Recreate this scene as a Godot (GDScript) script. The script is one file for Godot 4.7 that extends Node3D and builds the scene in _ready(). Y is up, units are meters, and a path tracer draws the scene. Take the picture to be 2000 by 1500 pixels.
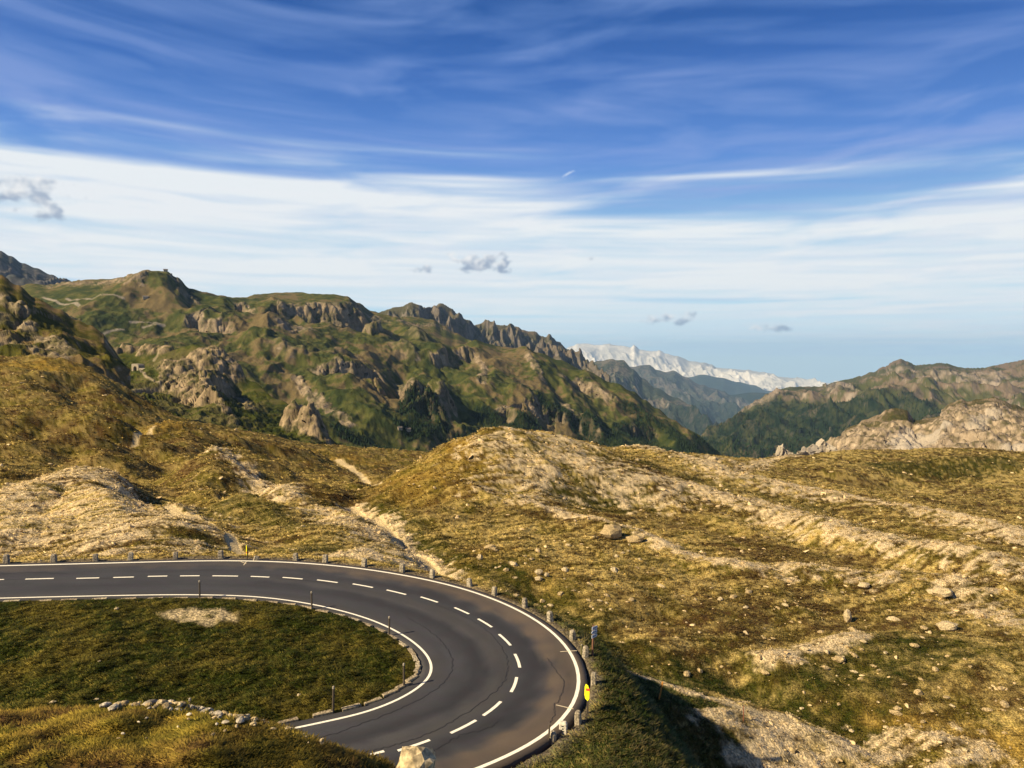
extends Node3D
# An alpine pass: a hairpin bend below the camera, heathery hills beyond it, and mountain ranges out to 45 km.
# Photograph pixels (2000 x 1500) only give directions; every distance is chosen from what the thing stands on.

const F := 1504.0
const EYE := 17.5
var pitch := atan(55.0 / 1504.0)
var rng := RandomNumberGenerator.new()
var noises := {}
var mats := {}
var taken := {}


# ------------------------------------------------------------------ small helpers
func ns(called: String, freq := 1.0, octaves := 1, kind := 0) -> FastNoiseLite:
	if not noises.has(called):
		var n := FastNoiseLite.new()
		n.seed = 100 + noises.size() * 17
		n.noise_type = FastNoiseLite.TYPE_SIMPLEX_SMOOTH
		n.frequency = freq
		n.fractal_type = [FastNoiseLite.FRACTAL_NONE, FastNoiseLite.FRACTAL_FBM, FastNoiseLite.FRACTAL_RIDGED][kind] if octaves > 1 else FastNoiseLite.FRACTAL_NONE
		n.fractal_octaves = octaves
		n.fractal_gain = 0.43 if called.begins_with("relief") or called.begins_with("cliff") or called.begins_with("knob") else 0.5
		noises[called] = n
	return noises[called]


func dir_of(px: float, py: float) -> Vector3:
	# direction through a photograph pixel, scaled to one metre forwards
	var dx := (px - 1000.0) / F
	var dy := (750.0 - py) / F
	var c := cos(pitch)
	var s := sin(pitch)
	var y := dy * c - s
	var fwd := c + dy * s
	return Vector3(dx / fwd, y / fwd, -1.0)


func at(px: float, py: float, z: float) -> Vector3:
	return Vector3(0, EYE, 0) + dir_of(px, py) * z


func road_y(x: float, z: float) -> float:
	return -0.04 * x + 0.05 * z   # z is metres forwards


func on_road(px: float, py: float) -> Vector3:
	# where the ray meets the tilted plane of the roadway
	var d := dir_of(px, py)
	var t := EYE / (-0.04 * d.x + 0.05 - d.y)
	return Vector3(0, EYE, 0) + d * t


func numbered(called: String) -> String:
	taken[called] = taken.get(called, -1) + 1
	return called if taken[called] == 0 else "%s_%03d" % [called, taken[called]]


func meta(o: Node, label := "", category := "", group := "", kind := "") -> Node:
	if label: o.set_meta("label", label)
	if category: o.set_meta("category", category)
	if group: o.set_meta("group", group)
	if kind: o.set_meta("kind", kind)
	return o


func put(called: String, m: Mesh, mat: Material, parent: Node = self) -> MeshInstance3D:
	var o := MeshInstance3D.new()
	o.name = numbered(called) if parent == self else called
	o.mesh = m
	if mat: o.material_override = mat
	parent.add_child(o, true)
	return o


func node(called: String, where := Vector3.ZERO, turn := 0.0) -> Node3D:
	var o := Node3D.new()
	o.name = numbered(called)
	add_child(o, true)
	o.position = where
	o.rotation.y = turn
	return o


func plain(called: String, c: Color, rough := 0.85, metal := 0.0) -> StandardMaterial3D:
	# c holds linear values
	if not mats.has(called):
		var m := StandardMaterial3D.new()
		m.resource_name = called
		m.albedo_color = c.linear_to_srgb()
		m.roughness = rough
		m.metallic = metal
		m.metallic_specular = 0.3
		mats[called] = m
	return mats[called]


func noise_tex(freq: float, octaves: int, lo: float, hi: float, kind := 1, size := 1024, a := 0.3, b := 0.7) -> NoiseTexture2D:
	var n := FastNoiseLite.new()
	n.seed = 7 + int(freq * 10000.0) + octaves
	n.noise_type = FastNoiseLite.TYPE_SIMPLEX
	n.frequency = freq
	n.fractal_type = FastNoiseLite.FRACTAL_FBM if kind == 1 else FastNoiseLite.FRACTAL_RIDGED
	n.fractal_octaves = octaves
	n.fractal_gain = 0.62
	var t := NoiseTexture2D.new()
	t.width = size
	t.height = size
	t.seamless = true
	t.noise = n
	var g := Gradient.new()
	g.offsets = PackedFloat32Array([a, b])
	g.colors = PackedColorArray([Color(lo, lo, lo), Color(hi, hi, hi)])
	t.color_ramp = g
	return t


func ground_mat(called: String, tile: float, lo: float, bump_cm: float, coarse := 0.0, freq := 0.02) -> StandardMaterial3D:
	# vertex colours times a computed grain; the colours stay real-world albedos
	var m := StandardMaterial3D.new()
	m.resource_name = called
	m.vertex_color_use_as_albedo = true
	m.roughness = 0.95
	m.metallic_specular = 0.15
	m.albedo_texture = noise_tex(freq, 5, lo, 1.0)
	m.uv1_triplanar = true
	m.uv1_world_triplanar = true
	m.uv1_triplanar_sharpness = 2.0
	m.uv1_scale = Vector3.ONE / tile
	m.heightmap_enabled = bump_cm > 0.0
	if bump_cm > 0.0:
		m.heightmap_texture = m.albedo_texture
		m.heightmap_scale = bump_cm
	return m


func strip_normals(pos: PackedVector3Array, nx: int, ny: int) -> PackedVector3Array:
	var out := PackedVector3Array()
	out.resize(nx * ny)
	for j in ny:
		var ja := maxi(j - 1, 0) * nx
		var jb := mini(j + 1, ny - 1) * nx
		var jj := j * nx
		for i in nx:
			var n := (pos[jb + i] - pos[ja + i]).cross(pos[jj + maxi(i - 1, 0)] - pos[jj + mini(i + 1, nx - 1)])
			out[jj + i] = (n if n.y > 0.0 else -n).normalized()
	return out


func grid_mesh(pos: PackedVector3Array, nrm: PackedVector3Array, col: PackedColorArray, nx: int, ny: int) -> ArrayMesh:
	var idx := PackedInt32Array()
	idx.resize((nx - 1) * (ny - 1) * 6)
	var k := 0
	for j in ny - 1:
		for i in nx - 1:
			var a := j * nx + i
			idx[k] = a
			idx[k + 1] = a + nx
			idx[k + 2] = a + 1
			idx[k + 3] = a + 1
			idx[k + 4] = a + nx
			idx[k + 5] = a + nx + 1
			k += 6
	var arr := []
	arr.resize(Mesh.ARRAY_MAX)
	arr[Mesh.ARRAY_VERTEX] = pos
	arr[Mesh.ARRAY_NORMAL] = nrm
	arr[Mesh.ARRAY_COLOR] = col
	arr[Mesh.ARRAY_INDEX] = idx
	var m := ArrayMesh.new()
	m.add_surface_from_arrays(Mesh.PRIMITIVE_TRIANGLES, arr)
	return m


static func sstep(a: float, b: float, x: float) -> float:
	var t := clampf((x - a) / (b - a), 0.0, 1.0)
	return t * t * (3.0 - 2.0 * t)


func _ready() -> void:
	rng.seed = 4711
	var t0 := Time.get_ticks_msec()
	# camera
	var cam := Camera3D.new()
	cam.name = "camera"
	cam.fov = rad_to_deg(2.0 * atan(750.0 / F))
	cam.near = 0.3
	cam.far = 150000.0
	cam.position = Vector3(0, EYE, 0)
	cam.rotation.x = -pitch
	cam.current = true
	add_child(cam)
	# sky, air, exposure
	var env := Environment.new()
	env.background_mode = Environment.BG_SKY
	env.sky = Sky.new()
	var pano := PanoramaSkyMaterial.new()
	pano.panorama = ImageTexture.create_from_image(paint_sky())
	env.sky.sky_material = pano
	env.background_energy_multiplier = 0.57
	env.tonemap_mode = Environment.TONE_MAPPER_LINEAR
	env.tonemap_exposure = 1.92
	env.fog_enabled = true
	env.fog_density = 0.000026
	env.fog_light_color = Color(0.68, 0.84, 1.0)
	env.sdfgi_enabled = true
	env.ssao_enabled = true
	env.ssil_enabled = true
	var we := WorldEnvironment.new()
	we.name = "environment"
	we.environment = env
	add_child(we)
	# sun: from the left and a little behind, about 37 degrees up
	var sun := DirectionalLight3D.new()
	sun.name = "sun"
	sun.light_color = Color(1.0, 0.92, 0.76)
	sun.light_energy = 1.5
	sun.light_angular_distance = 0.5
	sun.shadow_enabled = true
	add_child(sun)
	sun.look_at_from_position(Vector3.ZERO, Vector3(0.86, -0.74, -0.46))
	print("sky ", Time.get_ticks_msec() - t0)

	rows_of_ground()
	smooth_ground()
	masks()
	lay_out_road()
	measure_road()
	finish_ground()
	var col := colour_ground()
	var ground := put("ground", grid_mesh(gpos, gnrm, col, GU, GV), ground_mat("heath", 5.0, 0.6, 8.0))
	meta(ground, "", "", "", "structure")
	print("ground ", Time.get_ticks_msec() - t0)
	mountains()
	print("mountains ", Time.get_ticks_msec() - t0)
	build_road()
	print("road ", Time.get_ticks_msec() - t0)
	cover(col)
	print("cover ", Time.get_ticks_msec() - t0)


# ------------------------------------------------------------------ sky
func sky_at(az: float, el: float) -> Color:
	# az and el in degrees from straight ahead; values are sRGB
	var k := tan(deg_to_rad(maxf(el, 0.0)))
	var y := clampf(695.0 - F * k, -900.0, 695.0)        # the photograph's row at this height, straight ahead
	var blue := sky_ramp.sample(clampf((y + 900.0) / 1600.0, 0.0, 1.0))
	# cirrus on a sheet high above: streaks drawn out to the side, finer towards the horizon
	var far := 1.0 / (k + 0.12)
	var sx := far * tan(deg_to_rad(clampf(az, -80.0, 80.0))) if absf(az) < 80.0 else far * (5.67 * signf(az) + (absf(az) - 80.0) * 0.02 * signf(az))
	var warp := ns("sky_warp", 0.45, 3, 1).get_noise_2d(sx, far * 1.6) * 0.5
	var streak := ns("sky_streak", 0.9, 5, 1).get_noise_2d(sx * 0.36 + warp * 0.6, far * 3.0 - sx * 0.06 + warp * 0.5)
	var wisp := ns("sky_wisp", 0.55, 6, 1).get_noise_2d(sx * 0.9 + warp * 1.5, far * 2.4 + sx * 0.30)
	var fibre := ns("sky_fibre", 1.7, 5, 1).get_noise_2d(sx * 0.8 + far * 0.5 + warp * 2.0, far * 3.4 - sx * 0.35 + warp)
	var bank := sstep(300.0, 400.0, y + streak * 70.0 + wisp * 30.0) * (1.0 - sstep(570.0, 680.0, y + streak * 110.0 - az * 0.6))
	if az > -4.0:
		bank *= lerpf(1.0, sstep(340.0, 480.0, y + streak * 80.0 + wisp * 70.0), sstep(-4.0, 8.0, az))
	var high := clampf(0.34 + wisp * 1.05 + fibre * 0.75 + streak * 0.25, 0.0, 1.0) * (1.0 - sstep(480.0, 640.0, y))
	var right := sstep(0.0, 25.0, az) * (1.0 - sstep(60.0, 110.0, az))
	high = clampf(high + 0.35 * right * sstep(250.0, 420.0, y) * (0.6 + wisp + fibre), 0.0, 1.0)
	var c := blue
	c = c.lerp(Color(0.61, 0.67, 0.86), high * 0.52)
	c = c.lerp(Color(0.905, 0.92, 0.93), clampf(bank * (0.86 + streak * 0.42 + wisp * 0.25 + fibre * 0.2), 0.0, 0.97))
	var low := sstep(600.0, 640.0, y) * (1.0 - sstep(655.0, 692.0, y))
	c = c.lerp(Color(0.88, 0.92, 0.94), low * clampf(0.15 + streak * 1.2, 0.0, 0.7))
	return c


var sky_ramp := Gradient.new()


func paint_sky() -> Image:
	sky_ramp.offsets = PackedFloat32Array([0.0, 0.40, 0.5625, 0.66, 0.76, 0.85, 0.94, 1.0])
	sky_ramp.colors = PackedColorArray([Color8(22, 54, 112), Color8(30, 70, 136), Color8(36, 82, 152), Color8(60, 106, 180), Color8(92, 138, 208), Color8(146, 188, 224), Color8(180, 217, 236), Color8(206, 229, 239)])
	var w := 4096
	var h := 2048
	var small := Image.create(640, 320, false, Image.FORMAT_RGB8)
	small.fill(Color8(206, 229, 239))
	for j in 161:
		for i in 640:
			small.set_pixel(i, j, sky_at(wrapf((i + 0.5) / 640.0 * 360.0, -180.0, 180.0), 90.0 - (j + 0.5) / 320.0 * 180.0))
	small.resize(w, h, Image.INTERPOLATE_CUBIC)
	# the part in view, finely
	var i0 := int(-44.0 / 360.0 * w)
	var i1 := int(44.0 / 360.0 * w)
	var j0 := int((90.0 - 30.0) / 180.0 * h)
	for j in range(j0, h / 2):
		for i in range(i0, i1):
			small.set_pixel(posmod(i, w), j, sky_at((i + 0.5) / w * 360.0, 90.0 - (j + 0.5) / h * 180.0))
	# tattered cumulus, each [pixel x, pixel y, half width, half height, weight], shaded side grey
	var nz := ns("puff", 0.042, 4, 1)
	for p in [[912, 508, 30, 15, 1.0], [935, 518, 26, 10, 1.0], [972, 512, 28, 18, 1.0], [955, 522, 26, 8, 0.9], [836, 522, 13, 9, 0.9], [806, 526, 13, 5, 0.8], [1153, 505, 9, 5, 0.6], [1285, 622, 30, 8, 0.9], [1330, 622, 24, 11, 0.9], [1500, 640, 28, 8, 0.85], [40, 366, 55, 22, 0.8], [95, 402, 24, 18, 0.8], [12, 378, 30, 10, 0.7], [1620, 735, 10, 3, 0.5]]:
		var d := dir_of(p[0], p[1])
		var az := rad_to_deg(atan(d.x))
		var el := rad_to_deg(atan(d.y / Vector2(d.x, 1.0).length()))
		var ci := az / 360.0 * w
		var cj := (90.0 - el) / 180.0 * h
		var rx: float = p[2] / F * 57.3 / 360.0 * w
		var ry: float = p[3] / F * 57.3 / 180.0 * h
		for j in range(int(cj - ry * 2.0) - 1, int(cj + ry * 2.0) + 2):
			for i in range(int(ci - rx * 2.0) - 1, int(ci + rx * 2.0) + 2):
				if j >= h / 2: continue
				var r := Vector2((i - ci) / rx, (j - cj) / ry)
				var n := nz.get_noise_2d(i * 1.4 + p[0], j * 2.2)
				var a := clampf((1.0 - r.length() + n * 1.5) * 1.5, 0.0, 1.0) * float(p[4])
				if a <= 0.0: continue
				var tone := Color(0.57, 0.63, 0.72).lerp(Color(0.92, 0.92, 0.92), clampf(0.45 - r.y * 0.5 - r.x * 0.3 + nz.get_noise_2d(i * 2.0, j * 2.0 + 50.0), 0.0, 1.0))
				small.set_pixel(posmod(i, w), j, small.get_pixel(posmod(i, w), j).lerp(tone, a * 0.9))
	# a short vapour trail
	var d2 := dir_of(1110, 339)
	var cx := rad_to_deg(atan(d2.x)) / 360.0 * w
	var cy := (90.0 - rad_to_deg(atan(d2.y / Vector2(d2.x, 1.0).length()))) / 180.0 * h
	for k in 22:
		var t := k / 21.0 - 0.5
		var q := Vector2i(posmod(int(cx + t * 10.0), w), int(cy - t * 4.5))
		small.set_pixelv(q, small.get_pixelv(q).lerp(Color(0.93, 0.94, 0.97), 0.6 * (1.0 - absf(t) * 1.3)))
	return small


# ------------------------------------------------------------------ the near ground: one height field on a fan of rays, 3.5 m to 520 m
const GU := 880
const U_MAX := 0.82
var GV := 0
var zrow := PackedFloat32Array()
var gh := PackedFloat32Array()      # height of the smooth ground, then of the finished ground
var gpos := PackedVector3Array()
var gnrm := PackedVector3Array()
var m_rock := PackedFloat32Array()
var m_path := PackedFloat32Array()
var m_green := PackedFloat32Array()
var m_dark := PackedFloat32Array()
var m_gold := PackedFloat32Array()
var m_up := PackedFloat32Array()     # metres of swell and of hollow
var m_cut := PackedFloat32Array()
var g_edge := PackedFloat32Array()  # distance outside the edge of the roadway, negative on it
var g_in := PackedByteArray()       # inside of the bend

# what the ground does: photograph pixel and distance, or pixel column, height under the eye and distance
var ground_seen := [
	# slope just below the camera
	[-250, 1500, 8.0], [0, 1500, 8.0], [300, 1500, 8.0], [600, 1500, 8.4], [-250, 1398, 10.5], [0, 1402, 10.6], [200, 1406, 10.8], [350, 1410, 11.0], [470, 1428, 11.0], [560, 1462, 10.8], [660, 1488, 10.4], [780, 1518, 10.0],
	# under and beyond the far arm of the road
	[-200, 1085, 60], [0, 1085, 62], [300, 1085, 62], [500, 1083, 62], [640, 1085, 62], [760, 1100, 60],
	# slabby rock dome and the hollow beside it
	[-120, 985, 92], [0, 960, 100], [60, 948, 105], [130, 935, 108], [190, 945, 106], [250, 985, 95], [300, 1030, 84], [345, 1072, 70], [380, 1030, 86],
	[200, 905, 150], [330, 960, 118], [330, 925, 140],
	# pale rise with the paths
	[450, 912, 150], [400, 950, 125], [560, 965, 116], [520, 1030, 86], [620, 1035, 82], [600, 935, 150], [660, 955, 132], [700, 1070, 70],
	# stream line under the hill
	[690, 985, 108], [770, 1030, 90], [850, 1090, 74], [915, 1137, 65],
	# left golden hill
	[-250, 690, 260], [-100, 697, 270], [0, 700, 280], [100, 698, 285], [170, 715, 280], [215, 750, 272], [260, 795, 262], [330, 822, 255], [420, 838, 260], [520, 855, 270], [640, 872, 290], [760, 878, 300], [840, 886, 310],
	[0, 800, 205], [100, 800, 205], [0, 880, 155], [150, 860, 170], [300, 870, 185], [450, 878, 205], [560, 898, 205], [640, 902, 225], [700, 914, 228], [745, 926, 225], [800, 905, 255],
	# the hill in the middle
	[950, 840, 138], [920, 848, 136], [890, 864, 133], [840, 888, 129], [790, 912, 125], [755, 930, 122], [720, 950, 120], [1000, 845, 142], [1080, 860, 152], [1180, 880, 163], [1215, 885, 170], [960, 900, 120], [880, 940, 112], [900, 985, 104], [1000, 1000, 102], [1000, 1090, 80], [850, 1000, 102], [1100, 950, 118], [1190, 1040, 95],
	# long pale ridge running to the right
	[1270, 879, 190], [1330, 886, 200], [1400, 890, 215], [1480, 925, 188], [1600, 945, 172], [1740, 975, 150], [1880, 1010, 130], [2000, 1050, 112], [2200, 1090, 100],
	[1400, 1000, 120], [1550, 1060, 103], [1700, 1070, 101], [1900, 1110, 90], [1300, 1150, 78], [1500, 1150, 80], [1640, 1190, 78], [1840, 1160, 82], [2100, 1200, 78],
	# hill behind it
	[1500, 898, 235], [1560, 890, 260], [1640, 884, 275], [1750, 878, 285], [1870, 879, 290], [2000, 884, 290], [2250, 880, 290], [1800, 955, 205], [2000, 1000, 168],
	# gully floor below the embankment
	[1190, 1285, 52], [1280, 1345, 48], [1370, 1420, 45.5], [1450, 1440, 47], [1560, 1455, 49], [1300, 1240, 62], [1450, 1330, 57], [1700, 1300, 62], [2000, 1320, 60], [1750, 1480, 50], [2000, 1500, 50], [2250, 1500, 50], [1420, 1510, 44],
]
var ground_known := [
	[-250, -2.9, 3.5], [500, -2.9, 3.5], [1000, -3.0, 3.5], [1500, -3.4, 3.5], [2200, -3.8, 3.5], [1000, -7.6, 9.5], [1300, -9.5, 10], [1700, -11, 10], [2200, -12, 10],
	[1000, -14.5, 18], [1300, -17, 18], [1700, -18, 18], [2200, -18, 18], [1200, -17, 26], [1300, -18.5, 34], [1500, -22.5, 34], [1800, -25, 34], [2200, -25, 34],
	[500, -13, 18], [0, -12, 18], [-250, -12, 18], [300, -15.5, 24], [-250, -15.5, 24], [700, -14.5, 19],
	[950, -24, 170], [1100, -28, 200], [1240, -32, 235], [870, -27, 165], [800, -26, 158], [760, -25, 150], [870, -38, 240], [1340, -34, 260], [1440, -36, 262],
	[100, -14, 350], [-250, -5, 360], [250, -32, 340], [400, -38, 350], [600, -45, 360], [840, -62, 380], [1000, -70, 380], [1240, -75, 380], [1500, -62, 350], [1800, -56, 360], [2200, -56, 360],
	[-250, -30, 520], [200, -55, 520], [600, -75, 520], [1000, -110, 520], [1500, -110, 520], [2200, -100, 520],
]


func spline_plate(pts: Array) -> Array:
	# thin-plate spline through [u, v, height]
	var n := pts.size()
	var size := n + 3
	var a := []
	for r in size:
		var row := PackedFloat64Array()
		row.resize(size + 1)
		a.append(row)
	for r in n:
		for c in n:
			var d2: float = (pts[r][0] - pts[c][0]) ** 2 + (pts[r][1] - pts[c][1]) ** 2
			a[r][c] = 0.5 * d2 * log(d2) if d2 > 1e-12 else 0.00008
		for k in 3:
			var v: float = [1.0, pts[r][0], pts[r][1]][k]
			a[r][n + k] = v
			a[n + k][r] = v
		a[r][size] = pts[r][2]
	for c in size:
		var best := c
		for r in range(c + 1, size):
			if absf(a[r][c]) > absf(a[best][c]): best = r
		var t = a[c]
		a[c] = a[best]
		a[best] = t
		var pr: PackedFloat64Array = a[c]
		for r in range(c + 1, size):
			var row: PackedFloat64Array = a[r]
			var k := row[c] / pr[c]
			if k != 0.0:
				for m in range(c, size + 1):
					row[m] -= k * pr[m]
				a[r] = row
	var w := PackedFloat64Array()
	w.resize(size)
	for c in range(size - 1, -1, -1):
		var s: float = a[c][size]
		for m in range(c + 1, size):
			s -= a[c][m] * w[m]
		w[c] = s / a[c][c]
	return [pts, w]


static func cubic(a: float, b: float, c: float, d: float, t: float) -> float:
	return 0.5 * (2.0 * b + (c - a) * t + (2.0 * a - 5.0 * b + 4.0 * c - d) * t * t + (3.0 * b - a - 3.0 * c + d) * t * t * t)


func rows_of_ground() -> void:
	# rows close together where the picture looks at the ground slantwise
	for part in [[3.5, 8.0, 20], [8.0, 13.0, 130], [13.0, 28.0, 40], [28.0, 75.0, 330], [75.0, 210.0, 260], [210.0, 330.0, 70], [330.0, 520.0, 14]]:
		for k in part[2]:
			zrow.append(1.0 / lerpf(1.0 / part[0], 1.0 / part[1], float(k) / part[2]))
	zrow.append(520.0)
	GV = zrow.size()


func smooth_ground() -> void:
	var pts := []
	for p in ground_seen:
		var d := dir_of(p[0], p[1])
		pts.append([d.x, log(p[2]), EYE + d.y * p[2]])
	for p in ground_known:
		pts.append([(p[0] - 1000.0) / F, log(p[2]), EYE + p[1]])
	var solved := spline_plate(pts)
	var w: PackedFloat64Array = solved[1]
	var n := pts.size()
	var pu := PackedFloat64Array()
	var pv := PackedFloat64Array()
	for p in pts:
		pu.append(p[0])
		pv.append(p[1])
	# coarse lattice, then cubic steps between its nodes
	var cu := 72
	var cv := 96
	var v0 := log(3.3)
	var v1 := log(545.0)
	var c := PackedFloat32Array()
	c.resize(cu * cv)
	for j in cv:
		var v := lerpf(v0, v1, float(j) / (cv - 1))
		for i in cu:
			var u := lerpf(-0.88, 0.88, float(i) / (cu - 1))
			var s := w[n] + w[n + 1] * u + w[n + 2] * v
			for k in n:
				var a := u - pu[k]
				var b := v - pv[k]
				var d2 := a * a + b * b
				if d2 > 1e-12: s += w[k] * 0.5 * d2 * log(d2)
			c[j * cu + i] = s
	gh.resize(GU * GV)
	var line := PackedFloat32Array()
	line.resize(cu)
	for j in GV:
		var fj := (log(zrow[j]) - v0) / (v1 - v0) * (cv - 1)
		var j0 := clampi(int(fj), 1, cv - 3)
		var tj := fj - j0
		for i in cu:
			line[i] = cubic(c[(j0 - 1) * cu + i], c[j0 * cu + i], c[(j0 + 1) * cu + i], c[(j0 + 2) * cu + i], tj)
		for i in GU:
			var fi := (lerpf(-U_MAX, U_MAX, float(i) / (GU - 1)) + 0.88) / 1.76 * (cu - 1)
			var i0 := clampi(int(fi), 1, cu - 3)
			gh[j * GU + i] = cubic(line[i0 - 1], line[i0], line[i0 + 1], line[i0 + 2], fi - i0)


func row_at(z: float) -> float:
	var lo := 0
	var hi := GV - 1
	while hi - lo > 1:
		var mid := (lo + hi) / 2
		if zrow[mid] <= z: lo = mid
		else: hi = mid
	return lo + clampf((z - zrow[lo]) / (zrow[hi] - zrow[lo]), 0.0, 1.0)


func ground_y(x: float, z: float) -> float:
	var fi := clampf((x / z + U_MAX) / (2.0 * U_MAX) * (GU - 1), 0.0, GU - 1.001)
	var fj := clampf(row_at(z), 0.0, GV - 1.001)
	var i := int(fi)
	var j := int(fj)
	var k := j * GU + i
	return lerpf(lerpf(gh[k], gh[k + 1], fi - i), lerpf(gh[k + GU], gh[k + GU + 1], fi - i), fj - j)


func ground_hit(px: float, py: float, from := 14.0) -> Vector3:
	# where the ray through a pixel first meets the ground beyond a distance
	var d := dir_of(px, py)
	var fi := clampf((d.x + U_MAX) / (2.0 * U_MAX) * (GU - 1), 0.0, GU - 1.001)
	var i := int(fi)
	var j := int(row_at(from))
	var last := -1.0
	while j < GV:
		var g := lerpf(gh[j * GU + i], gh[j * GU + i + 1], fi - i)
		var gap := EYE + d.y * zrow[j] - g
		if gap <= 0.0 and last > 0.0:
			var z := lerpf(zrow[j - 1], zrow[j], last / (last - gap))
			return Vector3(d.x * z, EYE + d.y * z, -z)
		last = gap
		j += 1
	return Vector3(d.x * 200.0, ground_y(d.x * 200.0, 200.0), -200.0)


func stamp(mask: PackedFloat32Array, a: Vector3, b: Vector3, r: float, strength: float, soft := 0.5, ragged := 0.5) -> void:
	# matter along a line on the ground, with a ragged edge
	var nz := ns("ragged", 0.35, 4, 1)
	var z0 := maxf(minf(-a.z, -b.z) - r * 1.8, 3.6)
	var z1 := maxf(-a.z, -b.z) + r * 1.8
	var ab := Vector2(b.x - a.x, b.z - a.z)
	var l2 := maxf(ab.length_squared(), 1e-6)
	for j in range(int(row_at(z0)), mini(int(row_at(z1)) + 2, GV)):
		var z := zrow[j]
		var i0 := clampi(int(((minf(a.x, b.x) - r * 1.8) / z + U_MAX) / (2.0 * U_MAX) * (GU - 1)), 0, GU - 1)
		var i1 := clampi(int(((maxf(a.x, b.x) + r * 1.8) / z + U_MAX) / (2.0 * U_MAX) * (GU - 1)) + 1, 0, GU - 1)
		for i in range(i0, i1 + 1):
			var x := lerpf(-U_MAX, U_MAX, float(i) / (GU - 1)) * z
			var p := Vector2(x - a.x, -z - a.z)
			var d := (p - ab * clampf(p.dot(ab) / l2, 0.0, 1.0)).length() / r
			d += nz.get_noise_2d(x, z) * ragged
			var s: float = (1.0 - sstep(1.0 - soft, 1.0 + soft * 0.3, d)) * strength
			var k := j * GU + i
			if s > mask[k]: mask[k] = s


func stroke(mask: PackedFloat32Array, px: Array, r: float, strength := 1.0, soft := 0.5, ragged := 0.5, from := 14.0) -> void:
	var last = null
	for p in px:
		var h := ground_hit(p[0], p[1], from)
		stamp(mask, last if last != null else h, h, r, strength, soft, ragged)
		last = h


# ------------------------------------------------------------------ the road
var stations := [[-92, 35.6, 3.0], [-70, 39.6, 3.0], [-55, 42.4, 3.0], [-46.4, 44.05, 3.0], [-40.6, 45.2, 3.0], [-34.7, 46.4, 3.0], [-28.8, 47.6, 3.03], [-24.2, 48.5, 3.13], [-21.8, 48.94, 3.18], [-19.4, 49.28, 3.24], [-17, 49.44, 3.26], [-14.6, 49.35, 3.3], [-12.26, 48.96, 3.39], [-9.96, 48.28, 3.48], [-7.75, 47.35, 3.57], [-5.67, 46.16, 3.68], [-3.81, 44.64, 3.75], [-2.22, 42.84, 3.78], [-1, 40.78, 3.75], [-0.35, 38.48, 3.67], [-0.42, 36.09, 3.58], [-1.35, 33.9, 3.45], [-2.9, 32.07, 3.2], [-4.77, 30.57, 3.02], [-6.88, 29.43, 3.0], [-8.95, 28.22, 3.1], [-11.4, 27.0, 3.1], [-14.4, 26.0, 3.1], [-19, 25.1, 3.1], [-26, 24.5, 3.1], [-36, 24.2, 3.1], [-52, 24.0, 3.1]]
var way := PackedVector3Array()      # x, half width, z forwards; about every 0.4 m
var way_n := PackedVector2Array()    # towards the outside of the bend
var way_s := PackedFloat32Array()


func lay_out_road() -> void:
	var q := stations
	for k in q.size() - 1:
		var a = q[maxi(k - 1, 0)]
		var b = q[k]
		var c = q[k + 1]
		var d = q[mini(k + 2, q.size() - 1)]
		var steps := maxi(2, int(Vector2(c[0] - b[0], c[1] - b[1]).length() / 0.4))
		for s in steps:
			var t := float(s) / steps
			way.append(Vector3(cubic(a[0], b[0], c[0], d[0], t), cubic(a[2], b[2], c[2], d[2], t), cubic(a[1], b[1], c[1], d[1], t)))
	for pass_ in 10:
		var w2 := way.duplicate()
		for k in range(1, way.size() - 1):
			w2[k] = (way[k - 1] + way[k] * 2.0 + way[k + 1]) / 4.0
		way = w2
	var s := 0.0
	for k in way.size():
		var a := way[maxi(k - 1, 0)]
		var b := way[mini(k + 1, way.size() - 1)]
		way_n.append(Vector2(-(b.z - a.z), b.x - a.x).normalized())
		if k: s += Vector2(way[k].x - way[k - 1].x, way[k].z - way[k - 1].z).length()
		way_s.append(s)


func beside(k: int, off: float, up := 0.0) -> Vector3:
	# a point across the road from its centre; off is towards the outside
	var w := way[k]
	var x := w.x + way_n[k].x * off
	var z := w.z + way_n[k].y * off
	return Vector3(x, road_y(x, z) + up, -z)


func way_near(p: Vector3) -> Array:
	# [index, offset towards the outside]
	var best := 1e9
	var at_ := 0
	for k in way.size():
		var d := (way[k].x - p.x) ** 2 + (way[k].z + p.z) ** 2
		if d < best:
			best = d
			at_ = k
	var off := (p.x - way[at_].x) * way_n[at_].x + (-p.z - way[at_].z) * way_n[at_].y
	return [at_, off]


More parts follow.
